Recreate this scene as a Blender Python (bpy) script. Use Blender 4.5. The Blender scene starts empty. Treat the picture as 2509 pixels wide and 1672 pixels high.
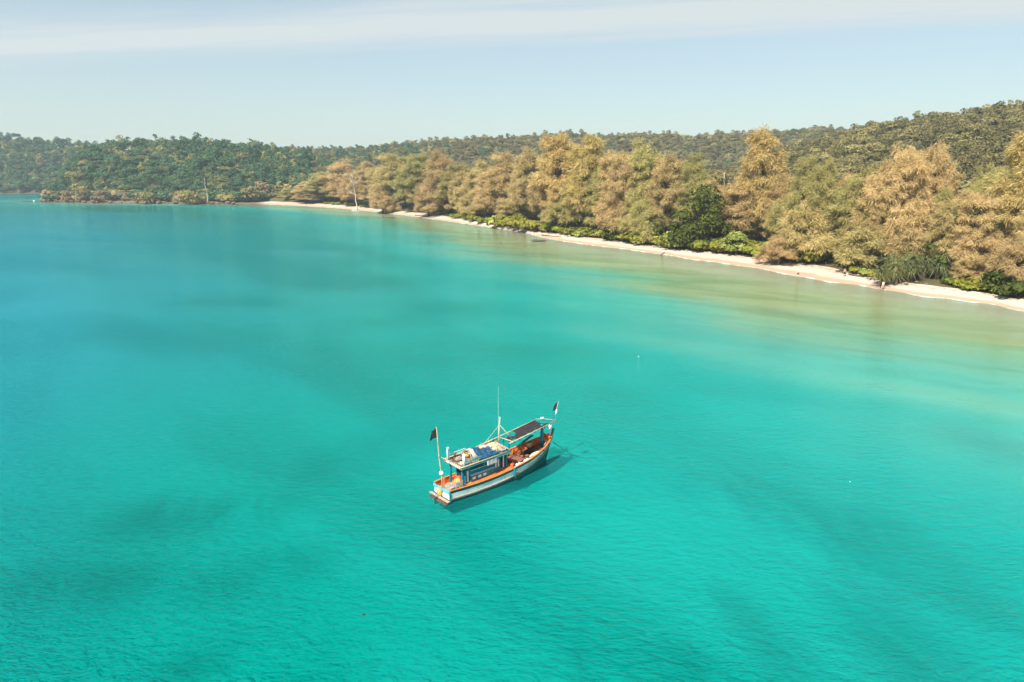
import bpy, math, random
import numpy as np
from mathutils import Vector, Matrix

sc = bpy.context.scene
col = sc.collection
R = math.radians

# ------------------------------------------------------------------ camera
CAM_H = 22.0
FPX = 2509 * 24 / 36.0
PITCH = math.atan((836 - 420) / FPX)
SP, CP = math.sin(PITCH), math.cos(PITCH)
cd = bpy.data.cameras.new('camera')
cd.lens = 24; cd.sensor_width = 36; cd.clip_start = 0.5; cd.clip_end = 12000
cam = bpy.data.objects.new('camera', cd)
col.objects.link(cam)
cam.location = (0, 0, CAM_H)
cam.rotation_euler = (math.pi / 2 - PITCH, 0, 0)
sc.camera = cam

# ------------------------------------------------------------------ sky and sun
SUN_AZ = (-0.58, -0.81)          # where the sunlight comes from (horizontal)
SUN_EL = R(48)
world = bpy.data.worlds.new('World')
sc.world = world
world.use_nodes = True
wt = world.node_tree
wt.nodes.clear()
def wn(t, **k):
    n = wt.nodes.new(t)
    for a, b in k.items(): setattr(n, a, b)
    return n
sky = wn('ShaderNodeTexSky', sky_type='NISHITA')
sky.sun_disc = False
sky.sun_elevation = SUN_EL
sky.sun_rotation = math.atan2(SUN_AZ[0], SUN_AZ[1])
sky.air_density = 1.15; sky.dust_density = 0.7; sky.ozone_density = 1.2
bg = wn('ShaderNodeBackground'); bg.inputs['Strength'].default_value = 0.061
wo = wn('ShaderNodeOutputWorld')
# thin cirrus laid out on a flat layer high above: long streaks that run one way
tc = wn('ShaderNodeTexCoord')
sep = wn('ShaderNodeSeparateXYZ'); wt.links.new(tc.outputs['Generated'], sep.inputs[0])
def wm(op, a, b=None, c=None, clamp=False):
    n = wn('ShaderNodeMath', operation=op); n.use_clamp = clamp
    for i, v in enumerate((a, b, c)):
        if v is None: continue
        if isinstance(v, (int, float)): n.inputs[i].default_value = v
        else: wt.links.new(v, n.inputs[i])
    return n.outputs[0]
zz = wm('MAXIMUM', sep.outputs['Z'], 0.02)
lx = wm('DIVIDE', sep.outputs['X'], zz)
ly = wm('DIVIDE', sep.outputs['Y'], zz)
along = wm('SUBTRACT', lx, wm('MULTIPLY', ly, 0.22))
across = wm('ADD', ly, wm('MULTIPLY', lx, 0.22))
comb = wn('ShaderNodeCombineXYZ')
wt.links.new(wm('MULTIPLY', along, 0.10), comb.inputs[0]); wt.links.new(wm('MULTIPLY', across, 0.55), comb.inputs[1])
nz = wn('ShaderNodeTexNoise'); nz.inputs['Scale'].default_value = 1.3; nz.inputs['Detail'].default_value = 5; nz.inputs['Roughness'].default_value = 0.5
nz.inputs['Distortion'].default_value = 0.3
wt.links.new(comb.outputs[0], nz.inputs['Vector'])
comb2 = wn('ShaderNodeCombineXYZ')
wt.links.new(wm('MULTIPLY', along, 0.5), comb2.inputs[0]); wt.links.new(wm('MULTIPLY', across, 2.6), comb2.inputs[1])
nz2 = wn('ShaderNodeTexNoise'); nz2.inputs['Scale'].default_value = 1.6; nz2.inputs['Detail'].default_value = 6
wt.links.new(comb2.outputs[0], nz2.inputs['Vector'])
wob = wm('MULTIPLY', wm('SUBTRACT', nz.outputs[0], 0.5), 1.6)
dist = wm('ABSOLUTE', wm('SUBTRACT', wm('ADD', across, wob), 5.12))
streak = wm('SUBTRACT', 1.0, wm('DIVIDE', dist, 1.15), clamp=True)
streak = wm('MULTIPLY', wm('POWER', streak, 1.5), wm('MULTIPLY', nz2.outputs[0], 1.75))
veil = wm('MULTIPLY', wm('SUBTRACT', nz.outputs[0], 0.45, clamp=True), 0.9, clamp=True)
lift_ = wn('ShaderNodeMapRange', interpolation_type='SMOOTHSTEP'); wt.links.new(sep.outputs['Z'], lift_.inputs[0]); lift_.inputs[1].default_value = 0.10; lift_.inputs[2].default_value = 0.24
veil = wm('MULTIPLY', veil, lift_.outputs[0])
cl = wm('ADD', wm('ADD', wm('MULTIPLY', streak, 0.95), veil), 0.42, clamp=True)
mixc = wn('ShaderNodeMix', data_type='RGBA')
wt.links.new(wm('MULTIPLY', cl, 0.95), mixc.inputs['Factor'])
grade = wn('ShaderNodeMix', data_type='RGBA', blend_type='MULTIPLY'); grade.inputs[0].default_value = 1.0
wt.links.new(sky.outputs[0], grade.inputs[6]); grade.inputs[7].default_value = (0.89, 0.99, 1.005, 1)
wt.links.new(grade.outputs[2], mixc.inputs[6])
mixc.inputs[7].default_value = (5.5, 5.95, 6.05, 1)
wt.links.new(mixc.outputs[2], bg.inputs['Color'])
wt.links.new(bg.outputs[0], wo.inputs['Surface'])

sl = bpy.data.lights.new('sun', 'SUN')
sl.energy = 5.0; sl.angle = R(0.9); sl.color = (1.0, 0.93, 0.82)
so = bpy.data.objects.new('sun', sl); col.objects.link(so)
sdir = Vector((SUN_AZ[0], SUN_AZ[1], 0)).normalized() * math.cos(SUN_EL) + Vector((0, 0, math.sin(SUN_EL)))
so.rotation_euler = sdir.to_track_quat('Z', 'Y').to_euler()
so.location = (-60, -60, 120)

vs = sc.view_settings
vs.view_transform = 'Standard'; vs.look = 'None'; vs.gamma = 1.0; vs.use_curve_mapping = False
vs.exposure = 1.12
sc.render.engine = 'CYCLES'
cy = sc.cycles
cy.use_adaptive_sampling = True; cy.adaptive_threshold = 0.02
cy.max_bounces = 5; cy.diffuse_bounces = 2; cy.glossy_bounces = 2; cy.transmission_bounces = 4
cy.transparent_max_bounces = 12; cy.volume_bounces = 0
cy.caustics_reflective = False; cy.caustics_refractive = False
cy.sample_clamp_indirect = 4.0
cy.use_denoising = True

# ------------------------------------------------------------------ helpers
def to_world(px, py, z=0.0):
    """measured photo point (2353-wide copy) -> world point at height z"""
    a = (px * 1.0663 - 1254.5) / FPX; v = (py * 1.0663 - 836) / FPX
    d = (CAM_H - z) / (SP + v * CP)
    return np.array([a * d, d * (CP - v * SP), z])
def at_depth(px, py, y):
    """measured photo point -> world point whose forward distance is y"""
    a = (px * 1.0663 - 1254.5) / FPX; v = (py * 1.0663 - 836) / FPX
    d = y / (CP - v * SP)
    return np.array([a * d, y, CAM_H - d * (SP + v * CP)])
def project(p):
    x, y, z = p[..., 0], p[..., 1], p[..., 2] - CAM_H
    dep = y * CP - z * SP
    up = y * SP + z * CP
    return np.stack([(1254.5 + FPX * x / dep) / 1.0663, (836 - FPX * up / dep) / 1.0663, dep], -1)

def tag(o, label=None, cat=None, group=None, kind=None):
    if label: o['label'] = label
    if cat: o['category'] = cat
    if group: o['group'] = group
    if kind: o['kind'] = kind
    return o
def empty(name, loc=(0, 0, 0), rz=0.0):
    o = bpy.data.objects.new(name, None); col.objects.link(o)
    o.location = loc; o.rotation_euler = (0, 0, rz); o.empty_display_size = 0.2
    return o
def link(name, me, parent=None):
    o = bpy.data.objects.new(name, me); col.objects.link(o)
    if parent is not None: o.parent = parent
    return o
def copy_tree(o, parent=None):
    c = o.copy(); col.objects.link(c); c.parent = parent
    for ch in list(o.children): copy_tree(ch, c)
    return c

def mesh_arrays(name, V, F, mats, smooth=False, tint=None, midx=None):
    """V (n,3); F (m,k) uniform polygons"""
    V = np.asarray(V, np.float32); F = np.asarray(F, np.int32)
    me = bpy.data.meshes.new(name)
    k = F.shape[1]
    me.vertices.add(len(V)); me.vertices.foreach_set('co', V.ravel())
    me.loops.add(F.size); me.loops.foreach_set('vertex_index', F.ravel())
    me.polygons.add(len(F)); me.polygons.foreach_set('loop_start', np.arange(0, F.size, k, dtype=np.int32))
    if tint is not None:
        for nm, arr in tint.items():
            at = me.attributes.new(nm, 'FLOAT', 'POINT'); at.data.foreach_set('value', np.asarray(arr, np.float32))
    for m in (mats if isinstance(mats, (list, tuple)) else [mats]): me.materials.append(m)
    if midx is not None: me.polygons.foreach_set('material_index', np.asarray(midx, np.int32))
    if smooth: me.polygons.foreach_set('use_smooth', np.ones(len(F), bool))
    me.update(calc_edges=True); me.validate()
    return me

class MB:
    """collects boxes, tubes, sheets into one mesh"""
    def __init__(s): s.v = []; s.f = []; s.m = []; s.cur = 0
    def add(s, V, F):
        n = len(s.v)
        s.v += [tuple(map(float, p)) for p in V]
        s.f += [tuple(n + i for i in f) for f in F]; s.m += [s.cur] * len(F)
        return s
    def box(s, c, size, rot=None, taper=1.0, bev=0.0):
        hx, hy, hz = size[0] / 2, size[1] / 2, size[2] / 2
        V = [Vector((x * hx * (taper if z > 0 else 1), y * hy * (taper if z > 0 else 1), z * hz)) for z in (-1, 1) for y in (-1, 1) for x in (-1, 1)]
        if rot is not None: V = [rot @ v for v in V]
        V = [v + Vector(c) for v in V]
        return s.add(V, [(0, 2, 3, 1), (4, 5, 7, 6), (0, 1, 5, 4), (2, 6, 7, 3), (0, 4, 6, 2), (1, 3, 7, 5)])
    def bar(s, a, b, w, h, roll=0):
        a = Vector(a); b = Vector(b); d = b - a
        q = d.to_track_quat('X', 'Z').to_matrix()
        return s.box((a + b) / 2, (d.length, w, h), q)
    def tube(s, pts, rad, n=7, cap=True):
        pts = [Vector(p) for p in pts]
        if isinstance(rad, (int, float)): rad = [rad] * len(pts)
        rings = []; V = []; F = []
        up = Vector((0, 0, 1))
        for i, p in enumerate(pts):
            d = (pts[min(i + 1, len(pts) - 1)] - pts[max(i - 1, 0)])
            d = d.normalized() if d.length > 1e-9 else Vector((0, 0, 1))
            ref = Vector((1, 0, 0)) if abs(d.z) > 0.9 else up
            x = d.cross(ref).normalized(); y = d.cross(x)
            for k in range(n):
                a = 2 * math.pi * k / n
                V.append(p + (x * math.cos(a) + y * math.sin(a)) * rad[i])
        for i in range(len(pts) - 1):
            for k in range(n):
                F.append((i * n + k, i * n + (k + 1) % n, (i + 1) * n + (k + 1) % n, (i + 1) * n + k))
        if cap:
            F.append(tuple(range(n - 1, -1, -1))); F.append(tuple((len(pts) - 1) * n + k for k in range(n)))
        return s.add(V, F)
    def ball(s, c, r, nu=12, nv=8, sc_=(1, 1, 1)):
        V = []; F = []
        for j in range(nv + 1):
            th = math.pi * j / nv
            for i in range(nu):
                a = 2 * math.pi * i / nu
                V.append((c[0] + r * sc_[0] * math.sin(th) * math.cos(a), c[1] + r * sc_[1] * math.sin(th) * math.sin(a), c[2] + r * sc_[2] * math.cos(th)))
        for j in range(nv):
            for i in range(nu):
                F.append((j * nu + i, (j + 1) * nu + i, (j + 1) * nu + (i + 1) % nu, j * nu + (i + 1) % nu))
        return s.add(V, F)
    def grid(s, G):
        """G: rows of points"""
        nr, nc = len(G), len(G[0])
        return s.add([p for r in G for p in r], [(i * nc + j, i * nc + j + 1, (i + 1) * nc + j + 1, (i + 1) * nc + j) for i in range(nr - 1) for j in range(nc - 1)])
    def lathe(s, c, prof, n=14):
        G = [[(c[0] + r * math.cos(2 * math.pi * k / n), c[1] + r * math.sin(2 * math.pi * k / n), c[2] + z) for k in range(n + 1)] for r, z in prof]
        return s.grid(G)
    def build(s, name, mats, parent=None, smooth=False, solid=0.0, bevel=0.0):
        me = bpy.data.meshes.new(name)
        me.from_pydata(s.v, [], s.f)
        for m in (mats if isinstance(mats, (list, tuple)) else [mats]): me.materials.append(m)
        me.polygons.foreach_set('material_index', s.m)
        if smooth: me.polygons.foreach_set('use_smooth', [True] * len(s.f))
        me.update()
        o = link(name, me, parent)
        if solid:
            md = o.modifiers.new('solid', 'SOLIDIFY'); md.thickness = solid; md.offset = 0
        if bevel:
            md = o.modifiers.new('bevel', 'BEVEL'); md.width = bevel; md.segments = 2; md.limit_method = 'ANGLE'
        return o

# ------------------------------------------------------------------ materials
class NT:
    def __init__(s, name):
        s.m = bpy.data.materials.new(name); s.m.use_nodes = True
        s.t = s.m.node_tree; s.t.nodes.clear()
        s.out = s.t.nodes.new('ShaderNodeOutputMaterial')
    def n(s, t, **k):
        n = s.t.nodes.new(t)
        for a, b in k.items(): setattr(n, a, b)
        return n
    def set(s, node, **kw):
        for k, v in kw.items():
            inp = node.inputs[k.replace('_', ' ')] if isinstance(k, str) and k.replace('_', ' ') in node.inputs else node.inputs[k]
            s.plug(v, inp)
        return node
    def plug(s, v, inp):
        if hasattr(v, 'is_output') or isinstance(v, bpy.types.NodeSocket): s.t.links.new(v, inp)
        else: inp.default_value = v
    def math(s, op, a, b=None, c=None, clamp=False):
        n = s.n('ShaderNodeMath', operation=op); n.use_clamp = clamp
        for i, v in enumerate((a, b, c)):
            if v is not None: s.plug(v, n.inputs[i])
        return n.outputs[0]
    def mix(s, f, a, b, blend='MIX'):
        n = s.n('ShaderNodeMix', data_type='RGBA', blend_type=blend)
        s.plug(f, n.inputs[0]); s.plug(rgba(a), n.inputs[6]); s.plug(rgba(b), n.inputs[7])
        return n.outputs[2]
    def noise(s, vec, scale, detail=3, rough=0.55, dist=0.0):
        n = s.n('ShaderNodeTexNoise')
        s.plug(scale, n.inputs['Scale']); n.inputs['Detail'].default_value = detail; n.inputs['Roughness'].default_value = rough
        n.inputs['Distortion'].default_value = dist
        if vec is not None: s.t.links.new(vec, n.inputs['Vector'])
        return n.outputs[0]
    def attr(s, name):
        n = s.n('ShaderNodeAttribute'); n.attribute_name = name
        return n.outputs['Fac']
    def ramp(s, f, stops):
        n = s.n('ShaderNodeValToRGB')
        cr = n.color_ramp
        while len(cr.elements) < len(stops): cr.elements.new(0.5)
        for e, (p, c) in zip(cr.elements, stops): e.position = p; e.color = rgba(c)
        s.plug(f, n.inputs[0])
        return n.outputs[0]
    def mapping(s, vec, scale=(1, 1, 1), rot=(0, 0, 0), loc=(0, 0, 0)):
        n = s.n('ShaderNodeMapping')
        n.inputs['Scale'].default_value = scale; n.inputs['Rotation'].default_value = rot; n.inputs['Location'].default_value = loc
        s.t.links.new(vec, n.inputs[0])
        return n.outputs[0]
    def along(s, vec, ang, sx, sy, loc=(0, 0, 0)):
        """coordinates stretched along a compass direction"""
        return s.mapping(s.mapping(vec, rot=(0, 0, -ang)), scale=(sx, sy, 1), loc=loc)
    def step(s, x, a, b):
        n = s.n('ShaderNodeMapRange', interpolation_type='SMOOTHSTEP')
        s.plug(x, n.inputs[0]); n.inputs[1].default_value = a; n.inputs[2].default_value = b
        return n.outputs[0]
def rgba(c):
    if isinstance(c, (tuple, list)) and len(c) == 3: return (*c, 1)
    return c

def paint(name, c1, c2=None, scale=4.0, rough=0.6, bump=0.3, wear=None, wear_amt=0.5, streak=(1, 1, 1), spec=0.3, grime=0.0):
    """weathered paint or wood: two tones and worn patches with their own shape"""
    t = NT(name)
    tc = t.n('ShaderNodeTexCoord').outputs['Object']
    vec = t.mapping(tc, scale=streak)
    c2 = c2 or tuple(x * 0.6 for x in c1)
    n1 = t.noise(vec, scale, 5, 0.6)
    c = t.mix(t.step(n1, 0.35, 0.68), c1, c2)
    if wear:
        n2 = t.noise(vec, scale * 2.3, 6, 0.7)
        c = t.mix(t.step(n2, 1 - wear_amt, 1.08 - wear_amt), c, wear)
    if grime:
        gv = t.mapping(tc, scale=(2.2, 2.2, 0.5))
        c = t.mix(t.math('MULTIPLY', t.step(t.noise(gv, 1.7, 6, 0.7), 0.48, 0.70), grime), c, (0.07, 0.05, 0.035))
    b = t.n('ShaderNodeBsdfPrincipled')
    t.set(b, Roughness=rough); b.inputs['Specular IOR Level'].default_value = spec
    t.plug(c, b.inputs['Base Color'])
    if bump:
        bn = t.n('ShaderNodeBump'); bn.inputs['Strength'].default_value = bump; bn.inputs['Distance'].default_value = 0.02
        t.plug(t.noise(vec, scale * 5, 4, 0.6), bn.inputs['Height']); t.plug(bn.outputs[0], b.inputs['Normal'])
    t.plug(b.outputs[0], t.out.inputs[0])
    return t.m

def leafmat(name, ca, cb, cc=None, transl=0.3, hue=0.03, val=0.35, mixfrom=0.6):
    """leaf colour from clump tint, with a different turn for every tree"""
    t = NT(name)
    ti = t.attr('tint')
    oi = t.n('ShaderNodeObjectInfo').outputs['Random']
    c = t.mix(ti, ca, cb)
    if cc is not None: c = t.mix(t.step(oi, mixfrom, 1.0), c, cc)
    h = t.n('ShaderNodeHueSaturation')
    t.plug(t.math('ADD', 0.5 - hue, t.math('MULTIPLY', oi, hue * 2)), h.inputs['Hue'])
    r2 = t.math('FRACT', t.math('MULTIPLY', oi, 17.31))
    t.plug(t.math('ADD', 1 - val / 2, t.math('MULTIPLY', r2, val)), h.inputs['Value'])
    t.plug(c, h.inputs['Color'])
    d = t.n('ShaderNodeBsdfDiffuse'); t.plug(h.outputs[0], d.inputs[0])
    tr = t.n('ShaderNodeBsdfTranslucent'); t.plug(h.outputs[0], tr.inputs[0])
    ms = t.n('ShaderNodeMixShader'); ms.inputs[0].default_value = transl
    t.plug(d.outputs[0], ms.inputs[1]); t.plug(tr.outputs[0], ms.inputs[2])
    t.plug(ms.outputs[0], t.out.inputs[0])
    return t.m

M = {}
M['bark'] = paint('bark', (0.17, 0.12, 0.08), (0.09, 0.065, 0.045), 3, 0.9, 0.6, streak=(4, 4, 0.6))
M['palebark'] = paint('palebark', (0.36, 0.32, 0.26), (0.22, 0.19, 0.15), 3, 0.9, 0.5, streak=(4, 4, 0.6))
M['whitewood'] = paint('whitewood', (0.72, 0.68, 0.62), (0.58, 0.52, 0.46), 4, 0.9, 0.4, streak=(4, 4, 0.8))
M['deadwood'] = paint('deadwood', (0.62, 0.55, 0.47), (0.45, 0.37, 0.30), 4, 0.9, 0.4, streak=(4, 4, 0.8))
M['casu'] = leafmat('casu', (0.39, 0.285, 0.125), (0.63, 0.485, 0.23), (0.37, 0.33, 0.125), 0.34, 0.008, 0.3, 0.5)
M['casugold'] = leafmat('casugold', (0.42, 0.31, 0.115), (0.59, 0.445, 0.19), None, 0.36, 0.01, 0.2)
M['forest'] = leafmat('forest', (0.026, 0.078, 0.045), (0.095, 0.155, 0.062), (0.24, 0.20, 0.08), 0.25, 0.025, 0.6, 0.7)
M['olive'] = leafmat('olive', (0.11, 0.105, 0.045), (0.23, 0.195, 0.075), (0.26, 0.20, 0.09), 0.25, 0.02, 0.75)
M['darkleaf'] = leafmat('darkleaf', (0.032, 0.048, 0.010), (0.095, 0.110, 0.022), None, 0.22, 0.01, 0.2)
M['lime'] = leafmat('lime', (0.14, 0.165, 0.022), (0.31, 0.30, 0.05), (0.20, 0.225, 0.035), 0.35, 0.02, 0.45)
M['roundleaf'] = leafmat('roundleaf', (0.15, 0.20, 0.04), (0.36, 0.37, 0.10), None, 0.3, 0.01, 0.2)
M['pandan'] = leafmat('pandan', (0.10, 0.13, 0.045), (0.27, 0.27, 0.11), None, 0.3, 0.015, 0.35)
M['dryleaf'] = leafmat('dryleaf', (0.22, 0.155, 0.085), (0.33, 0.245, 0.14), None, 0.3, 0.01, 0.3)
M['rock'] = paint('rock', (0.15, 0.10, 0.08), (0.08, 0.058, 0.048), 1.2, 0.9, 0.8, wear=(0.24, 0.18, 0.145), wear_amt=0.4)
M['darkrock'] = paint('darkrock', (0.10, 0.085, 0.06), (0.06, 0.05, 0.04), 1.2, 0.8, 0.8)

# ------------------------------------------------------------------ the lie of the land
def pts_to_uy(lst, z):
    P = np.array([to_world(x, y, z) for x, y in lst])
    u = P[:, 0] / P[:, 1]; o = np.argsort(u)
    return u[o], P[o, 1]
shore_px = [(104, 462.5), (150, 464), (250, 466), (350, 467), (450, 467.5), (560, 468.5), (610, 470), (700, 474), (800, 481), (900, 492), (1000, 505), (1100, 519),
            (1200, 534), (1240, 545), (1300, 556), (1400, 569), (1500, 583), (1600, 597), (1700, 612), (1800, 629), (1900, 647), (2000, 662), (2100, 677), (2200, 691), (2353, 714), (2700, 765), (3300, 852)]
veg_px = [(104, 460), (150, 459), (250, 460), (350, 462), (450, 463.5), (560, 464.5), (610, 463), (700, 467), (800, 474), (900, 484), (1000, 495), (1100, 512),
          (1200, 527), (1300, 541), (1400, 553), (1500, 566), (1600, 577), (1700, 587), (1800, 600), (1900, 616), (2000, 640), (2100, 655), (2200, 667), (2353, 692), (2700, 738), (3300, 820)]
su, sy = pts_to_uy(shore_px, 0.0)
vu, vy = pts_to_uy(veg_px, 0.9)
ridgeA = [(60, 470, 530), (104, 455, 540), (130, 425, 560), (150, 385, 575), (180, 350, 590), (230, 335, 600), (290, 327, 610), (360, 324, 620), (480, 330, 620), (580, 338, 620), (640, 350, 610), (720, 362, 600), (800, 385, 560),
          (900, 400, 520), (1100, 402, 480), (1500, 398, 440), (1700, 392, 430), (1800, 348, 430), (1870, 322, 430), (1950, 302, 430), (2050, 286, 420), (2150, 268, 410), (2250, 252, 400), (2300, 243, 390), (2353, 242, 380), (2600, 220, 370), (3300, 190, 340)]
ridgeB = [(60, 470, 900), (104, 470, 900), (200, 410, 900), (500, 350, 900), (600, 343, 880), (700, 340, 850), (770, 341, 820), (850, 340, 800), (930, 330, 790), (1050, 322, 780), (1200, 314, 770), (1300, 307, 760), (1400, 310, 750),
          (1550, 312, 750), (1690, 310, 750), (1800, 302, 760), (1900, 297, 780), (2000, 304, 800), (2353, 305, 800), (3300, 305, 800)]
TREE_H = 6.0
def ridge_arr(lst):
    P = np.array([at_depth(x, y, d) for x, y, d in lst])
    return P[:, 0] / P[:, 1], P[:, 1], P[:, 2] - TREE_H
au, ay, az_ = ridge_arr(ridgeA)
bu, by, bz_ = ridge_arr(ridgeB)
U_TIP = su[0]
U620 = to_world(620, 470, 0); U620 = U620[0] / U620[1]
U590 = to_world(585, 469, 0); U590 = U590[0] / U590[1]
U840 = to_world(840, 480, 0); U840 = U840[0] / U840[1]

def hsh(x, y):
    return (np.sin(x * 0.071 + 1.3 * np.sin(y * 0.043)) * np.cos(y * 0.063 + 0.9 * np.sin(x * 0.051)) + 0.5 * np.sin(x * 0.17 + y * 0.13) * np.cos(y * 0.19 - x * 0.07))
def knots(u):
    ys = np.interp(u, su, sy)
    # a little unevenness along the waterline
    ys = ys + np.sin(u * 90) * 0.5 + np.sin(u * 37 + 1) * 0.7
    yv = np.maximum(np.interp(u, vu, vy), ys + 3.0)
    W = np.interp(u, [U620, U840], [4.0, 42.0])
    yp = yv + W
    yA = np.maximum(np.interp(u, au, ay), yp + 60)
    zA = np.maximum(np.interp(u, au, az_), 3.0)
    yB = np.maximum(np.interp(u, bu, by), yA + 120)
    zB = np.interp(u, bu, bz_)
    return ys, yv, yp, yA, zA, yB, zB
def smooth(t):
    t = np.clip(t, 0, 1); return t * t * (3 - 2 * t)
def ground(x, y):
    x = np.asarray(x, float); y = np.asarray(y, float)
    u = x / np.maximum(y, 1)
    ys, yv, yp, yA, zA, yB, zB = knots(u)
    zp = np.interp(u, [U620, U840], [3.0, 4.0])
    zD = np.minimum(zA, zB) - 4
    yD = yA + (yB - yA) * 0.35
    def seg(y0, z0, y1, z1, ease=True):
        t = np.clip((y - y0) / (y1 - y0), 0, 1)
        return z0 + (z1 - z0) * (smooth(t) if ease else t)
    off = ys - y
    z = np.where(off > 0, -np.minimum(0.13 * off, 1.6), 0.0)
    z = np.where(y > ys, seg(ys, 0.0, yv, 1.15, False), z)
    z = np.where(y > yv, seg(yv, 1.15, yp, zp, False), z)
    tA = np.clip((y - yp) / (yA - yp), 0, 1)
    z = np.where(y > yp, zp + (zA - zp) * (0.55 * tA + 0.45 * smooth(tA)), z)
    z = np.where(y > yA, seg(yA, zA, yD, zD), z)
    z = np.where(y > yD, seg(yD, zD, yB, zB), z)
    z = np.where(y > yB, seg(yB, zB, yB + 260, zB - 45), z)
    hill = smooth((y - yp) / 80.0)
    z = z + hill * hsh(x, y) * 1.6
    z = z + np.where(y > ys + 1.5, 0.05 * np.sin(x * 0.9) * np.sin(y * 0.8), 0.0)
    # the headland's end runs out into the sea
    e = smooth((u - U_TIP) / 0.012)
    z = np.where(y > ys - 60, (z + 1.4) * e - 1.4, z)
    return z
def ground1(x, y): return float(ground(np.array([x]), np.array([y]))[0])

# second, far shore with its own hill beyond the headland
far_shore_y = to_world(60, 445.5, 0)[1]
far_ridge = [(-500, 320, 860), (-200, 322, 860), (0, 322, 860), (60, 326, 860), (120, 335, 860), (200, 337, 860), (260, 352, 860), (340, 385, 860), (420, 430, 860)]
fu, fy, fz = ridge_arr(far_ridge)
def ground_far(x, y):
    u = np.asarray(x) / np.asarray(y)
    zr = np.maximum(np.interp(u, fu, fz), 1)
    t = np.clip((y - far_shore_y) / 15, 0, 1)
    z = np.where(y < far_shore_y, -1.5, 2.0 * t)
    s = np.clip((y - far_shore_y - 10) / (860 - far_shore_y - 10), 0, 1)
    z = z + zr * (0.5 * s + 0.5 * smooth(s))
    z = np.where(y > 860, z - (y - 860) * 0.25, z)
    return z + smooth((y - far_shore_y - 10) / 40) * hsh(x, y) * 1.5

# distance from the waterline, for depth
shore_line = []
for a, b in zip(range(len(su) - 1), range(1, len(su))):
    for t in np.linspace(0, 1, 12, endpoint=False):
        yy = sy[a] * (1 - t) + sy[b] * t; uu = su[a] * (1 - t) + su[b] * t
        shore_line.append((uu * yy, yy))
shore_line = np.array(shore_line)
def shore_dist(x, y):
    P = np.stack([np.ravel(x), np.ravel(y)], -1)
    out = np.empty(len(P))
    for i in range(0, len(P), 4000):
        d = np.sqrt(((P[i:i + 4000, None, :] - shore_line[None]) ** 2).sum(-1))
        out[i:i + 4000] = d.min(1)
    return out

# ------------------------------------------------------------------ ground materials
t = NT('sand')
pos = t.n('ShaderNodeNewGeometry').outputs['Position']
sd = t.attr('rise')                       # height above the sea
n1 = t.noise(pos, 0.6, 5, 0.6); n2 = t.noise(pos, 3.0, 5, 0.65); n3 = t.noise(pos, 0.13, 3)
dry = t.mix(n2, (0.41, 0.325, 0.26), (0.50, 0.415, 0.345))
wet = t.mix(n2, (0.31, 0.225, 0.155), (0.36, 0.27, 0.195))
hgt = t.math('ADD', sd, t.math('MULTIPLY', t.math('SUBTRACT', n3, 0.5), 0.5))
c = t.mix(t.step(hgt, 0.26, 0.50), wet, dry)
c = t.mix(t.attr('stony'), c, t.mix(n2, (0.10, 0.07, 0.05), (0.19, 0.14, 0.11)))
# line of dry weed and twigs left by the tide
wr = t.math('SUBTRACT', 1.0, t.math('DIVIDE', t.math('ABSOLUTE', t.math('SUBTRACT', hgt, 0.95)), 0.28), clamp=True)
deb = t.math('MULTIPLY', wr, t.step(t.noise(pos, 1.3, 6, 0.75), 0.46, 0.58))
c = t.mix(t.math('MULTIPLY', deb, 0.8), c, (0.17, 0.11, 0.07))
foam = t.math('SUBTRACT', 1.0, t.math('DIVIDE', t.math('ABSOLUTE', t.math('SUBTRACT', sd, 0.035)), 0.045), clamp=True)
foam = t.math('MULTIPLY', foam, t.step(t.noise(pos, 0.35, 4, 0.7), 0.45, 0.60))
c = t.mix(t.math('MULTIPLY', foam, t.math('SUBTRACT', 0.9, t.attr('stony'), clamp=True)), c, (0.75, 0.75, 0.72))
b = t.n('ShaderNodeBsdfPrincipled'); t.plug(c, b.inputs['Base Color']); b.inputs['Roughness'].default_value = 0.85
b.inputs['Specular IOR Level'].default_value = 0.15
bn = t.n('ShaderNodeBump'); bn.inputs['Strength'].default_value = 0.5; bn.inputs['Distance'].default_value = 0.15
t.plug(t.noise(pos, 1.5, 6, 0.7), bn.inputs['Height']); t.plug(bn.outputs[0], b.inputs['Normal'])
t.plug(b.outputs[0], t.out.inputs[0]); M['sand'] = t.m

t = NT('forest_floor')
pos = t.n('ShaderNodeNewGeometry').outputs['Position']
c = t.mix(t.noise(pos, 0.3, 6, 0.65), (0.05, 0.055, 0.025), (0.13, 0.10, 0.05))
b = t.n('ShaderNodeBsdfDiffuse'); t.plug(c, b.inputs[0]); t.plug(b.outputs[0], t.out.inputs[0]); M['floor'] = t.m

# seabed: pale sand with patches of weed drawn out along the current
t = NT('seabed')
pos = t.n('ShaderNodeNewGeometry').outputs['Position']
off = t.attr('offshore')
mp = t.along(pos, R(-74), 0.36, 1.0, (3.1, 1.7, 0))
p1 = t.noise(mp, 0.05, 3, 0.55, 0.5); p2 = t.noise(mp, 0.2, 4, 0.65, 0.4); p3 = t.noise(pos, 1.2, 4, 0.6)
sandc = t.mix(p3, (0.33, 0.305, 0.25), (0.40, 0.37, 0.305))
sandc = t.mix(t.step(off, 1, 9), (0.33, 0.25, 0.175), sandc)
pw = t.math('ADD', t.math('MULTIPLY', p1, 0.65), t.math('MULTIPLY', p2, 0.35))
weed = t.math('MULTIPLY', t.step(pw, 0.38, 0.56), t.step(off, 38, 75))
weed = t.math('MULTIPLY', weed, t.attr('bed'))
weed = t.math('MULTIPLY', weed, t.math('SUBTRACT', 1.0, t.math('MULTIPLY', t.step(off, 130, 210), 0.75)))
c = t.mix(t.math('MULTIPLY', weed, 0.85), sandc, (0.07, 0.115, 0.075))
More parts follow.
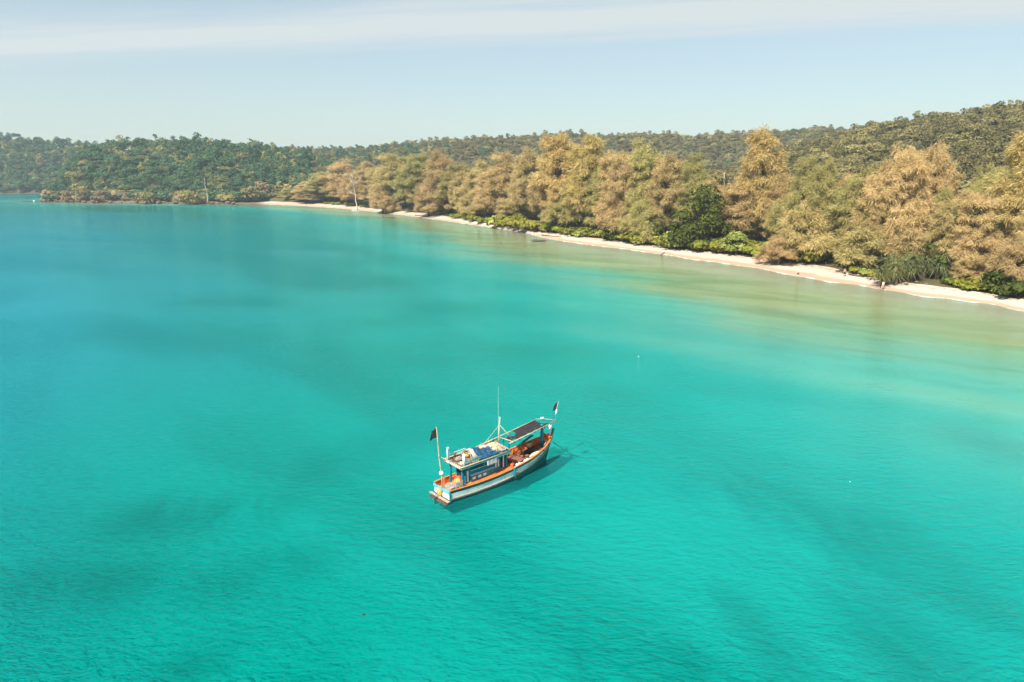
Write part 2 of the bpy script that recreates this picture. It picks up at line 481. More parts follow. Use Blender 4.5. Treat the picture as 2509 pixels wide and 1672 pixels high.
# strips of olive weed in the shallows
mp2 = t.along(pos, R(-34), 0.22, 1.0)
q1 = t.noise(mp2, 0.14, 4, 0.6, 0.5)
sh = t.math('MULTIPLY', t.step(q1, 0.46, 0.60), t.math('MULTIPLY', t.step(off, 5, 16), t.math('SUBTRACT', 1.0, t.step(off, 42, 70))))
c = t.mix(t.math('MULTIPLY', sh, 0.45), c, (0.15, 0.165, 0.06))
b = t.n('ShaderNodeBsdfDiffuse'); t.plug(c, b.inputs[0]); t.plug(b.outputs[0], t.out.inputs[0]); M['seabed'] = t.m

# water: a tinted clear body (deeper water passes less red) under a rippled, reflecting skin
t = NT('water')
pos = t.n('ShaderNodeNewGeometry').outputs['Position']
off = t.attr('offshore')
mpw = t.along(pos, R(-40), 0.35, 1.0)
w1 = t.noise(mpw, 0.03, 4, 0.55, 0.5)
offn = t.math('ADD', off, t.math('MULTIPLY', t.math('SUBTRACT', w1, 0.5), t.math('MULTIPLY', t.math('MINIMUM', off, 60.0), 2.1)))
f = t.math('DIVIDE', offn, 420.0, clamp=True)
tint = t.ramp(f, [(0.0, (1.0, 0.98, 0.93)), (0.03, (0.93, 0.97, 0.78)), (0.068, (0.82, 0.95, 0.66)), (0.115, (0.38, 0.96, 0.86)), (0.21, (0.02, 0.94, 0.92)),
                  (0.31, (0.0, 0.90, 0.90)), (0.43, (0.0, 0.82, 0.91)), (0.62, (0.0, 0.80, 0.97)), (1.0, (0.0, 0.76, 0.98))])
tr = t.n('ShaderNodeBsdfTransparent'); t.plug(tint, tr.inputs[0])
body = t.ramp(f, [(0.0, (0.42, 0.38, 0.25)), (0.068, (0.36, 0.45, 0.30)), (0.12, (0.16, 0.56, 0.54)), (0.20, (0.02, 0.44, 0.46)), (0.28, (0.0, 0.21, 0.205)), (0.36, (0.0, 0.185, 0.185)), (0.47, (0.0, 0.21, 0.25)), (0.62, (0.0, 0.26, 0.35)), (1.0, (0.0, 0.27, 0.38))])
df = t.n('ShaderNodeBsdfDiffuse'); t.plug(body, df.inputs[0])
mb_ = t.n('ShaderNodeMixShader')
t.plug(t.math('MULTIPLY', t.step(off, 2, 60), 0.27), mb_.inputs[0]); t.plug(tr.outputs[0], mb_.inputs[1]); t.plug(df.outputs[0], mb_.inputs[2])
# ripples, stronger where the breeze ruffles the surface
gust = t.step(t.noise(t.along(pos, R(-30), 0.4, 1.0), 0.022, 4, 0.6, 0.8), 0.40, 0.60)
mr = t.mapping(pos, scale=(0.55, 1.0, 1), rot=(0, 0, R(28)))
h1 = t.noise(mr, 2.1, 3, 0.65, 0.5); h2 = t.noise(mr, 6.5, 2, 0.6, 0.2); h3 = t.noise(mr, 0.22, 1, 0.5, 0.2)
hh = t.math('ADD', t.math('MULTIPLY', h1, 0.62), t.math('ADD', t.math('MULTIPLY', h2, 0.27), t.math('MULTIPLY', h3, 0.5)))
bn = t.n('ShaderNodeBump'); bn.inputs['Distance'].default_value = 0.26
t.plug(t.math('ADD', 0.40, t.math('MULTIPLY', gust, 0.60)), bn.inputs['Strength'])
t.plug(hh, bn.inputs['Height'])
gl = t.n('ShaderNodeBsdfGlossy'); gl.inputs['Roughness'].default_value = 0.08; gl.inputs['Color'].default_value = (0.34, 0.95, 1.0, 1)
t.plug(bn.outputs[0], gl.inputs['Normal']); t.plug(bn.outputs[0], df.inputs['Normal'])
fr = t.n('ShaderNodeFresnel'); fr.inputs['IOR'].default_value = 1.33; t.plug(bn.outputs[0], fr.inputs['Normal'])
ms = t.n('ShaderNodeMixShader')
t.plug(t.math('MULTIPLY', t.math('SUBTRACT', fr.outputs[0], 0.045, clamp=True), 1.12), ms.inputs[0]); t.plug(mb_.outputs[0], ms.inputs[1]); t.plug(gl.outputs[0], ms.inputs[2])
t.plug(ms.outputs[0], t.out.inputs[0]); M['water'] = t.m

# ------------------------------------------------------------------ water, seabed, beach, hills
def sheet(name, X, Y, Z, mat, attrs=None, smooth_=True, kind='structure'):
    nr, nc = X.shape
    V = np.stack([X.ravel(), Y.ravel(), Z.ravel()], -1)
    I = np.arange(nr * nc).reshape(nr, nc)
    F = np.stack([I[:-1, :-1].ravel(), I[:-1, 1:].ravel(), I[1:, 1:].ravel(), I[1:, :-1].ravel()], -1)
    me = mesh_arrays(name, V, F, mat, smooth_, attrs)
    o = link(name, me); tag(o, kind=kind)
    return o
gx = np.concatenate([np.linspace(-5000, -700, 14), np.linspace(-680, -64, 110), np.linspace(-60, 60, 90), np.linspace(64, 500, 84), np.linspace(520, 5000, 14)])
gy = np.concatenate([np.linspace(-1500, -60, 10), np.linspace(-40, 14, 12), np.linspace(16, 110, 72), np.linspace(115, 760, 120), np.linspace(790, 6000, 14)])
X, Y = np.meshgrid(gx, gy)
D = shore_dist(X, Y)
# the bay falls away towards open sea on the left
DS = D.copy()
D = D * (1 + 0.80 * smooth((50 - X.ravel()) / 150) * smooth((Y.ravel() - 12) / 90))
water = sheet('water', X, Y, np.zeros_like(X), M['water'], {'offshore': D})
tag(water, 'rippled turquoise sea that turns sandy olive at the beach', 'water')
BED = -1.0
Zb = -np.minimum(0.05 * D + 0.04, 1.0).reshape(X.shape)
BEDS = [((1787, 1176), (2060, 1290), 4.0, 1.0), ((2060, 1290), (2290, 1630), 3.2, 1.0), ((1790, 1440), (1990, 1650), 1.8, 1.0), ((1430, 1570), (1540, 1680), 1.5, 1.0), ((1690, 1540), (1740, 1650), 1.3, 0.8), ((2120, 1250), (2430, 1470), 3.0, 0.7),
        ((380, 1230), (590, 1215), 3.6, 1.0), ((40, 1390), (280, 1400), 2.6, 0.9), ((430, 1600), (510, 1570), 1.3, 0.8), ((640, 1670), (720, 1640), 1.2, 0.9), ((760, 1120), (960, 1060), 4.5, 0.5), ((1250, 1640), (1320, 1668), 1.2, 0.9), ((500, 1400), (760, 1330), 2.6, 0.5), ((2380, 1040), (2520, 1090), 4.0, 0.8)]
bedw = np.full(X.size, 0.10)
XY = np.stack([X.ravel(), Y.ravel()], -1)
for a_, c_, w_, st_ in BEDS:
    p0 = to_world(a_[0] / 1.0663, a_[1] / 1.0663)[:2]; p1 = to_world(c_[0] / 1.0663, c_[1] / 1.0663)[:2]; dv = p1 - p0
    tt_ = np.clip(((XY - p0) @ dv) / (dv @ dv), 0, 1); dd_ = np.linalg.norm(XY - p0 - tt_[:, None] * dv, axis=1)
    bedw = np.maximum(bedw, st_ * np.exp(-(dd_ / w_) ** 2))
seabed = sheet('seabed', X, Y, Zb, M['seabed'], {'offshore': D, 'bed': bedw})
tag(seabed, 'pale sandy sea floor with dark weed patches under the water', 'seabed')

us = np.concatenate([np.linspace(U_TIP - 0.02, U840, 110), np.linspace(U840, 0.95, 220)[1:]])
ys, yv, yp, yA, zA, yB, zB = knots(us)
rows = []
for tt in np.linspace(0, 1, 12): rows.append(ys - 9 * (1 - tt))
for tt in np.linspace(0, 1, 12)[1:]: rows.append(ys + (yv - ys) * tt)
rows = np.array(rows)
Xr = rows * us[None, :]
Zr = ground(Xr, rows)
beach = sheet('beach', Xr, rows, Zr, M['sand'], {'rise': Zr.ravel(), 'stony': np.repeat((1 - smooth((us - U590) / 0.02))[None], len(rows), 0).ravel()})
tag(beach, 'narrow pale pink sand beach curving between sea and trees', 'beach')
rows2 = [yv]
for tt in np.linspace(0, 1, 8)[1:]: rows2.append(yv + (yp - yv) * tt)
for tt in np.linspace(0, 1, 40)[1:]: rows2.append(yp + (yA - yp) * tt)
for tt in np.linspace(0, 1, 30)[1:]: rows2.append(yA + (yB - yA) * tt)
for tt in np.linspace(0, 1, 8)[1:]: rows2.append(yB + 260 * tt)
rows2 = np.array(rows2); X2 = rows2 * us[None, :]; Z2 = ground(X2, rows2)
hill = sheet('hillside', X2, rows2, Z2, M['floor'])
tag(hill, 'wooded hills rising behind the beach and headland', 'hillside')
fus = np.linspace(-1.25, fu[-1] + 0.03, 80); fys = np.concatenate([np.linspace(far_shore_y - 15, far_shore_y + 25, 14), np.linspace(far_shore_y + 30, 1000, 30)])
FU, FY = np.meshgrid(fus, fys); FX = FU * FY; FZ = ground_far(FX, FY)
fh = sheet('far_hill', FX, FY, FZ, M['floor'])
tag(fh, 'hazy wooded hill beyond the headland', 'hill')

# ------------------------------------------------------------------ growing things: shapes
def rnd_dirs(rng, n):
    v = rng.normal(size=(n, 3)); return v / np.linalg.norm(v, axis=1, keepdims=True)
def norm(v): return v / np.maximum(np.linalg.norm(v, axis=-1, keepdims=True), 1e-9)

def quads_on(P, N, size, rng, aspect=1.0):
    n = len(P)
    t = norm(np.cross(N, rnd_dirs(rng, n))); b = np.cross(N, t)
    s = size[:, None] * 0.5
    V = np.stack([P - t * s - b * s * aspect, P + t * s - b * s * aspect, P + t * s + b * s * aspect, P - t * s + b * s * aspect], 1)
    # fold a little so a leaf clump is not a flat card
    V[:, 0] += N * s * 0.35; V[:, 2] += N * s * 0.35
    return V.reshape(-1, 3), np.arange(n * 4).reshape(n, 4)

def crown_lobes(seed, lobes, per, leaf, jit=0.55, under=0.25, mat=None, name='crown', core=False):
    """leaf clumps spread over and into a set of rounded lobes: lobes = [(centre, (rx,ry,rz))]"""
    rng = np.random.default_rng(seed)
    VV = []; FF = []; TT = []; k = 0
    for c, r in lobes:
        n = int(per * (r[0] * r[1] + r[0] * r[2]) / 2)
        d = rnd_dirs(rng, n)
        d[:, 2] = np.where(d[:, 2] < -under, -d[:, 2], d[:, 2])
        rad = 1 - 0.30 * rng.random(n) ** 2
        bump = 1 + 0.14 * np.sin(d[:, 0] * 5 + seed) * np.sin(d[:, 1] * 6 + seed * 2) + 0.10 * np.sin(d[:, 2] * 9 + seed)
        P = np.array(c) + d * np.array(r) * (rad * bump)[:, None]
        N = norm(d / np.array(r) + jit * rng.normal(size=(n, 3)) * 0.35 / np.mean(r))
        V, F = quads_on(P, N, leaf * (0.6 + 0.8 * rng.random(n)), rng, 0.8)
        tl = rng.random() * 0.6
        VV.append(V); FF.append(F + k); k += len(V)
        TT.append(np.repeat(np.clip(tl + 0.4 * rng.random(n), 0, 1), 4))
    return mesh_arrays(name, np.concatenate(VV), np.concatenate(FF), mat, False, {'tint': np.concatenate(TT)})

def trunk_mesh(name, seed, h, r, limbs, mat, lean=0.06, n=6):
    """tapered, slightly crooked trunk with limbs reaching the given points"""
    rng = random.Random(seed)
    b = MB(); pts = []; rad = []
    ax, ay_ = rng.uniform(-lean, lean) * h, rng.uniform(-lean, lean) * h
    for i in range(6):
        t_ = i / 5
        pts.append((ax * t_ ** 1.5 + rng.uniform(-.02, .02) * h * t_, ay_ * t_ ** 1.5 + rng.uniform(-.02, .02) * h * t_, h * t_ - (0.6 if i == 0 else 0)))
        rad.append(r * (1.25 - t_ * 1.05 if i else 1.5))
    b.tube(pts, rad, n)
    for L in limbs:
        z0 = max(h * 0.15, min(L[2] * 0.7, h * 0.92)); tt = z0 / h
        p0 = Vector((ax * tt ** 1.5, ay_ * tt ** 1.5, z0)); p1 = Vector(L)
        mid = p0.lerp(p1, 0.5) + Vector((0, 0, -0.06 * (p1 - p0).length))
        rr = r * 0.42 * (1.1 - tt * 0.7)
        b.tube([p0, mid, p1], [rr, rr * 0.7, rr * 0.3], 4)
    me = bpy.data.meshes.new(name); me.from_pydata(b.v, [], b.f); me.materials.append(mat)
    me.polygons.foreach_set('use_smooth', [True] * len(b.f)); me.update()
    return me

def casuarina(seed, Ht=22.0, Rm=4.6, N=120, n=105, lift=0.10, lobes_n=8, mat=None):
    """billowing, uneven crown: feathery drooping plumes set over several overlapping masses"""
    rng = np.random.default_rng(seed)
    masses = [(np.array([0, 0, Ht * 0.52]), np.array([Rm * 0.72, Rm * 0.72, Ht * 0.40]))]
    for k in range(lobes_n):
        a = k * 2.4 + rng.random() * 0.9; hf = lift + 0.14 + (0.92 - lift - 0.14) * (k + 0.5) / lobes_n
        off = Rm * (0.78 - 0.50 * hf) * rng.uniform(0.7, 1.25); r = Rm * rng.uniform(0.36, 0.58) * (1.12 - 0.45 * hf)
        masses.append((np.array([off * math.cos(a), off * math.sin(a), hf * Ht]), np.array([r, r, min(r * rng.uniform(1.0, 1.5), Ht * 0.2)])))
    for k in range(2):
        masses.append((np.array([rng.uniform(-.25, .25) * Rm, rng.uniform(-.25, .25) * Rm, Ht * rng.uniform(0.86, 0.93)]), np.array([Rm * 0.22, Rm * 0.22, Ht * 0.08])))
    area = np.array([m[1][0] * m[1][2] for m in masses]); prob = area / area.sum()
    base = []; dirs = []; lens = []; wid = []; tint = []; limbs = []; outs = []
    i = 0; tries = 0
    while i < N and tries < N * 12:
        tries += 1
        mi_ = rng.choice(len(masses), p=prob); mc, mr_ = masses[mi_]
        d = rnd_dirs(rng, 1)[0]
        if d[2] < -0.55: continue
        c = mc + d * mr_ * (0.78 + 0.24 * rng.random())
        if c[2] < lift * Ht: continue
        if any(j != mi_ and (((c - m_[0]) / m_[1]) ** 2).sum() < 0.55 for j, m_ in enumerate(masses)): continue
        i += 1; hf = c[2] / Ht
        o = norm(d * np.array([1, 1, 0.6]) + np.array([0, 0, 0.25 + 0.7 * hf ** 4]))
        ell = rng.uniform(1.1, 2.4) * (1.0 - 0.25 * hf); cr = rng.uniform(0.5, 1.0)
        m = int(n * rng.uniform(0.6, 1.4))
        tt = rng.random(m) - 0.4
        sp = rng.normal(size=(m, 3)) * 0.42 * cr
        P = c + o * (tt * ell)[:, None] + sp
        P[:, 2] -= 0.35 * np.maximum(tt, 0) ** 2 * ell
        dr = norm(o * 0.55 + norm(sp) * 0.7 + np.array([0, 0, -0.45]) + rng.normal(size=(m, 3)) * 0.25)
        base.append(P); dirs.append(dr); outs.append(np.repeat(o[None], m, 0)); lens.append(0.32 + 0.75 * rng.random(m) ** 2); wid.append(0.024 + 0.034 * rng.random(m))
        tint.append(np.full(m, rng.random() * 0.7) + 0.3 * rng.random(m))
        if i % 3 == 0: limbs.append(tuple(c))
    P = np.concatenate(base); Dr = np.concatenate(dirs); L = np.concatenate(lens)[:, None]; W = np.concatenate(wid)[:, None]; T = np.concatenate(tint)
    side = norm(np.cross(Dr, np.concatenate(outs) + rnd_dirs(rng, len(P)) * 0.75))
    tip = P + Dr * L + np.array([0, 0, -0.22]) * L
    mid = P + Dr * L * 0.55
    V = np.stack([P, mid - side * W, tip, mid + side * W], 1).reshape(-1, 3)
    F = np.arange(len(V)).reshape(-1, 4)
    crown = mesh_arrays('casuarina_crown', V, F, mat, False, {'tint': np.repeat(T, 4)})
    trunk = trunk_mesh('casuarina_trunk', seed, Ht * 0.93, 0.30, limbs, M['bark'], 0.02)
    return trunk, crown, Ht, float(np.percentile(np.hypot(P[:, 0], P[:, 1]), 97))

def tree_proto(name, trunk, crown):
    """first use of a shape; later ones are copies"""
    return (name, trunk, crown)
def plant_tree(kind, tm, cm, loc, s, rz, label, cat, group=None, partn=('trunk', 'crown')):
    o = empty(kind, loc, rz)
    o.scale = s if isinstance(s, (tuple, list)) else (s, s, s)
    if tm is not None: link(partn[0], tm, o)
    link(partn[1], cm, o)
    return tag(o, label, cat, group)

rng = np.random.default_rng(11)
prng = random.Random(5)

# -- forest trees of the hills: rounded crowns made of several lobes
def forest_crown(seed, mat, style):
    r = random.Random(seed); lobes = []
    if style == 0:      # broad dome
        lobes.append(((0, 0, 7.6), (3.6, 3.6, 2.6)))
        for k in range(7):
            a = k * 0.9 + r.random(); q = r.uniform(2.2, 3.6)
            lobes.append(((q * math.cos(a), q * math.sin(a), r.uniform(5.6, 8.6)), (r.uniform(1.5, 2.3),) * 2 + (r.uniform(1.3, 1.9),)))
        for k in range(3): lobes.append(((r.uniform(-1.5, 1.5), r.uniform(-1.5, 1.5), r.uniform(9.2, 10.6)), (r.uniform(1.2, 1.9),) * 2 + (1.3,)))
    elif style == 1:    # tall, narrower
        for k in range(9):
            a = r.random() * 6.28; q = r.uniform(0, 2.2)
            lobes.append(((q * math.cos(a), q * math.sin(a), 4.2 + k * 0.95), (r.uniform(1.5, 2.4),) * 2 + (r.uniform(1.4, 2.0),)))
    else:               # flat spreading top
        for k in range(9):
            a = k * 0.7 + r.random() * .4; q = r.uniform(1.4, 4.2)
            lobes.append(((q * math.cos(a), q * math.sin(a), r.uniform(7.4, 9.4)), (r.uniform(1.5, 2.4),) * 2 + (r.uniform(0.9, 1.3),)))
        lobes.append(((0, 0, 8.2), (2.5, 2.5, 1.6)))
        for k in range(4): lobes.append(((r.uniform(-3, 3), r.uniform(-3, 3), r.uniform(4, 6)), (1.5, 1.5, 1.6)))
    cm = crown_lobes(seed, lobes, 15.0, 0.62, 0.8, 0.2, mat, 'forest_crown')
    tm = trunk_mesh('forest_trunk', seed, 8.0, 0.22, [l[0] for l in lobes[:5]], M['palebark'], 0.05, 5)
    return tm, cm
FOREST = {'green': [forest_crown(s, M['forest'], s % 3) for s in range(6)], 'olive': [forest_crown(20 + s, M['olive'], s % 3) for s in range(6)]}

cand = []     # x, y, z, scale, kind, region
step_ = 6.6
def scatter(x0, x1, y0, y1, st):
    nx, ny = int((x1 - x0) / st), int((y1 - y0) / st)
    gx_, gy_ = np.meshgrid(np.arange(nx), np.arange(ny))
    X_ = x0 + (gx_ + 0.5 * (gy_ % 2) + rng.uniform(-.38, .38, gx_.shape)) * st
    Y_ = y0 + (gy_ + rng.uniform(-.38, .38, gx_.shape)) * st
    return X_.ravel(), Y_.ravel()
X_, Y_ = scatter(-560, 760, 120, 1000, 5.2)
u_ = X_ / Y_
ys, yv, yp, yA, zA, yB, zB = knots(u_)
keep = (u_ > U_TIP + 0.006) & (u_ < 0.86) & (Y_ > yp + 2) & (Y_ < yB + 25)
X_, Y_, u_ = X_[keep], Y_[keep], u_[keep]
Z_ = ground(X_, Y_)
k2 = Z_ > 1.5
X_, Y_, Z_, u_ = X_[k2], Y_[k2], Z_[k2], u_[k2]
for x, y, z, u in zip(X_, Y_, Z_, u_):
    reg = 'headland' if u < U620 + 0.06 and y < 680 else ('right' if (u > 0.3 and y < 480) else 'middle')
    green = reg == 'headland' or (u < U840 + 0.08 and rng.random() < 0.6) or rng.random() < (0.0 if reg == 'right' else 0.05)
    edge = float(np.clip((y - np.interp(u, vu, vy)) / 30.0, 0, 1)) if u < U620 + 0.03 else 1.0
    sz = ((0.72 + 0.55 * rng.random() ** 2.0) if reg == 'headland' else (0.56 + 0.46 * rng.random() ** 2.2)) * (0.6 + 0.4 * edge)
    cand.append((x, y, z - 3.0 * sz - 0.8 * (1 - edge), sz, 'green' if green else 'olive', reg))
Xf, Yf = scatter(-1050, -250, far_shore_y + 6, 885, 7.2)
uf = Xf / Yf
kf = (uf > -1.0) & (uf < fu[-1])
for x, y in zip(Xf[kf], Yf[kf]):
    cand.append((x, y, float(ground_far(np.array([x]), np.array([y]))[0]) - 2.8, 0.8 + 0.6 * rng.random() ** 1.5, 'green', 'farhill'))

# how much of each shows: walk outwards and keep the highest line already covered in every column
A = np.array([(c[0], c[1], c[2] + 10.5 * c[3]) for c in cand])
pr = project(A)
ordr = np.argsort(pr[:, 2])
cover = np.full(2353 + 1200, 1e9)
# the casuarina belt hides what is low behind it
belt = np.interp(np.arange(-600, 2953), [-600, 640, 700, 800, 900, 1000, 1200, 1300, 1400, 1500, 1600, 1650, 1700, 1780, 1850, 1950, 2050, 2150, 2250, 2300, 2353, 2953],
                 [1e3, 1e3, 450, 400, 380, 375, 365, 350, 350, 370, 400, 430, 380, 380, 410, 410, 390, 400, 410, 380, 360, 360])
show = np.zeros(len(cand))
for i in ordr:
    px, py, dep = pr[i]
    w = 4.2 * cand[i][3] * FPX / dep / 1.0663
    a, b_ = int(px - w) + 600, int(px + w) + 600
    if b_ < 0 or a >= len(cover): continue
    a, b_ = max(a, 0), min(b_ + 1, len(cover))
    seg_ = cover[a:b_]
    vis = np.clip(seg_ - py, 0, 60).mean()
    lim = belt[a:b_].mean()
    if cand[i][5] not in ('farhill', 'headland') and py > lim + 25: vis = 0
    show[i] = vis * w if (-250 < px < 2600) else 0
    j = np.arange(a, b_); prof = py + ((j - 600 - px) / max(w, 1)) ** 2 * 8 * FPX / dep * 0.25
    cover[a:b_] = np.minimum(seg_, prof)
keepi = [i for i in range(len(cand)) if show[i] > 0.12]
inframe = [i for i in keepi if -5 < pr[i][0] < 2358]
clear_ = [i for i in inframe if cand[i][5] in ('headland', 'farhill') or pr[i][1] < belt[int(np.clip(pr[i][0] + 600, 0, len(belt) - 1))] - 14]
best = set(sorted(clear_, key=lambda i: -show[i])[:300])
lab = {'headland': ('rounded green jungle tree on the rocky headland slope', 'jungle trees on the headland'),
       'right': ('olive brown jungle tree on the tall slope above the near beach', 'jungle trees on the slope above the near beach'),
       'middle': ('olive jungle tree on the long low ridge behind the beach trees', 'jungle trees on the low middle ridge'),
       'farhill': ('hazy blue green jungle tree on the hill beyond the headland', 'jungle trees on the far hill')}
rest = []
for i in keepi:
    x, y, z, s, k, reg = cand[i]
    var = int(rng.integers(6))
    if i in best:
        tm, cm = FOREST[k][var]
        hx = pr[i]; kin = 'deep green' if k == 'green' else 'olive brown'
        frac = (hx[1] - 300) / 160 if reg in ('headland', 'farhill') else ((hx[1] - np.interp(hx[0], [1700, 2353], [300, 240])) / 170)
        lev = 'along the crest of ' if frac < .22 else ('halfway up ' if frac < .62 else 'low on ')
        big = 'large ' if s > (0.95 if reg in ('headland', 'farhill') else 0.78) else 'small '
        where = {'headland': 'the rocky headland', 'right': 'the tall slope above the near beach', 'middle': 'the long middle ridge', 'farhill': 'the hazy far hill'}[reg]
        lb = big + kin + ' jungle tree ' + lev + where
        lab[reg] = (lb, 's '.join((big + kin + ' jungle tree', lev + where)))
        plant_tree('jungle_tree', tm, cm, (x, y, z), (s * rng.uniform(.9, 1.2), s * rng.uniform(.9, 1.2), s * rng.uniform(.85, 1.15)), rng.uniform(0, 6.28), lab[reg][0], 'tree', lab[reg][1])
    else:
        rest.append((x, y, z, s, var + (0 if k == 'green' else 6)))
print('forest:', len(cand), 'kept', len(keepi), 'single', len(best))

# the rest of the wood as one mass: points that carry the same crowns
rest = np.array(rest)
me = bpy.data.meshes.new('forest')
me.vertices.add(len(rest)); me.vertices.foreach_set('co', rest[:, :3].astype(np.float32).ravel())
for nm, ty, arr in (('size', 'FLOAT', rest[:, 3]), ('turn', 'FLOAT', rng.uniform(0, 6.28, len(rest)))):
    a_ = me.attributes.new(nm, ty, 'POINT'); a_.data.foreach_set('value', arr.astype(np.float32))
a_ = me.attributes.new('which', 'INT', 'POINT'); a_.data.foreach_set('value', rest[:, 4].astype(np.int32))
me.update()
fo = link('forest', me); tag(fo, 'unbroken canopy of jungle trees covering the hills behind the beach', 'forest', kind='stuff')
src = {}
for o in bpy.data.objects:
    if o.name.startswith('crown') and o.data is not None: src.setdefault(o.data.name, o)
ng = bpy.data.node_groups.new('forest_nodes', 'GeometryNodeTree')
ng.interface.new_socket('Geometry', in_out='INPUT', socket_type='NodeSocketGeometry')
ng.interface.new_socket('Geometry', in_out='OUTPUT', socket_type='NodeSocketGeometry')
gi = ng.nodes.new('NodeGroupInput'); go = ng.nodes.new('NodeGroupOutput')
iop = ng.nodes.new('GeometryNodeInstanceOnPoints'); ji = ng.nodes.new('GeometryNodeJoinGeometry')
m2p = ng.nodes.new('GeometryNodeMeshToPoints')
ng.links.new(gi.outputs[0], m2p.inputs[0]); ng.links.new(m2p.outputs[0], iop.inputs['Points'])
allc = [c for k in ('green', 'olive') for _, c in FOREST[k]]
for c in reversed(allc):
    o = src.get(c.name)
    if o is None:
        continue
    oi = ng.nodes.new('GeometryNodeObjectInfo'); oi.inputs['Object'].default_value = o; oi.inputs['As Instance'].default_value = False
    oi.transform_space = 'ORIGINAL'
    g2i = ng.nodes.new('GeometryNodeGeometryToInstance')
    ng.links.new(oi.outputs['Geometry'], g2i.inputs[0]); ng.links.new(g2i.outputs[0], ji.inputs[0])
ng.links.new(ji.outputs[0], iop.inputs['Instance'])
iop.inputs['Pick Instance'].default_value = True
def na(nm, ty):
    n = ng.nodes.new('GeometryNodeInputNamedAttribute'); n.data_type = ty; n.inputs[0].default_value = nm; return n.outputs['Attribute']
ng.links.new(na('which', 'INT'), iop.inputs['Instance Index'])
cx = ng.nodes.new('ShaderNodeCombineXYZ'); ng.links.new(na('turn', 'FLOAT'), cx.inputs[2])
ng.links.new(cx.outputs[0], iop.inputs['Rotation']); ng.links.new(na('size', 'FLOAT'), iop.inputs['Scale'])
ng.links.new(iop.outputs[0], go.inputs[0])
md = fo.modifiers.new('trees', 'NODES'); md.node_group = ng

# ------------------------------------------------------------------ casuarinas behind the beach
CAS = [casuarina(100 + s, 22, 4.6, 150, 250, 0.10, (7, 9, 6, 8, 10)[s], M['casu']) for s in range(5)]
CGOLD = [casuarina(140 + s, 22, 4.4, 150, 250, 0.16, 8, M['casugold']) for s in range(2)]
CBIG = [casuarina(180 + s, 24, 8.6, 380, 250, 0.06, 12, M['casu']) for s in range(2)]
CBUSH = [casuarina(160 + s, 12, 5.2, 150, 250, 0.05, 8, M['casu']) for s in range(2)]
def place_cas(px, top, base, wpx, proto, label, group=None, back=0.0):
    """stand a tree where its foot was measured on the sand flat; back = metres further inland"""
    p = to_world(px, base, 2.2)
    H0 = proto[2]; R0 = proto[3]
    wid_m = wpx * 1.0663 * (p[1] * CP + CAM_H * SP) / FPX
    y = p[1] + back + wid_m * (0.22 if px > 1250 else 0.95)
    x = p[0] / p[1] * y
    z = ground1(x, y)
    tp = at_depth(px, top, y)[2]
    h = max(tp - z, 5.0)
    tm, cm = proto[:2]
    sxy = wid_m / (2 * R0)
    o = plant_tree('casuarina_tree', tm, cm, (x, y, z), (sxy, sxy, h / H0), prng.uniform(0, 6.28), label, 'tree', group)
    return o
front = [
    (672, 432, 462, 44, 2, 'small pale casuarina, first beside the headland end of the beach'),
    (708, 418, 464, 50, 0, 'short rounded casuarina second from the headland end of the beach'),
    (745, 396, 467, 62, 3, 'brown casuarina just left of the bare white dead tree'),
    (790, 366, 470, 82, 1, 'tall casuarina rising behind the bare white dead tree'),
    (852, 374, 476, 74, 0, 'wide casuarina just right of the bare white dead tree'),
    (905, 354, 484, 82, 3, 'brown casuarina above the fallen dark log on the far beach'),
    (962, 352, 489, 82, 4, 'dense casuarina standing over the narrowest far sand'),
    (1012, 347, 495, 80, 1, 'tall drooping casuarina with a dark bare trunk at its side'),
    (1060, 376, 500, 96, 2, 'yellow tinged casuarina bush behind the first green shrubs'),
    (1112, 374, 506, 84, 0, 'round topped casuarina above the first green shrub bank'),
    (1165, 352, 513, 92, 3, 'broad casuarina left of the two tallest golden ones'),
    (1214, 340, 519, 80, 1, 'slender casuarina touching the tallest golden casuarina'),
    (1412, 345, 541, 90, 4, 'brown casuarina with dark gaps right of the golden pair'),
    (1470, 322, 546, 96, 1, 'tall casuarina with a pointed top midway along the beach'),
    (1530, 358, 553, 90, 0, 'drooping casuarina behind the dark green broadleaf shrub'),
    (1586, 352, 556, 70, 2, 'narrow casuarina with an orange tip left of the big dark tree'),
    (1690, 432, 566, 90, 3, 'shaded casuarina between the big dark tree and the skyline casuarina'),
    (1856, 366, 592, 150, 4, 'huge round pale casuarina beside the skyline casuarina'),
    (1965, 392, 606, 120, 0, 'pale casuarina behind the standing person on the sand'),
    (2035, 348, 616, 165, 4, 'massive spreading casuarina above the pandanus thicket'),
    (2105, 338, 604, 140, 1, 'tall forked casuarina with a dark leaning trunk near the slope'),
    (2262, 385, 600, 140, 3, 'brown casuarina behind the dark broadleaf tree near the picture edge'),
]
for x, tpy, b_, w, k, l in front: place_cas(x, tpy, b_, w * (1.3 if x < 1200 else 1.15), CBIG[k % 2] if w >= 140 else CAS[k], l)
place_cas(1278, 312, 529, 120, CGOLD[0], 'tallest golden casuarina above the bright green shrub bank')
place_cas(1346, 312, 536, 100, CGOLD[1], 'second golden casuarina, right twin of the tallest one')
place_cas(1738, 298, 572, 128, CGOLD[0], 'orange topped casuarina breaking the skyline above the ridge', back=6)
place_cas(2335, 272, 640, 150, CGOLD[1], 'golden casuarina cut off by the picture edge', back=4)
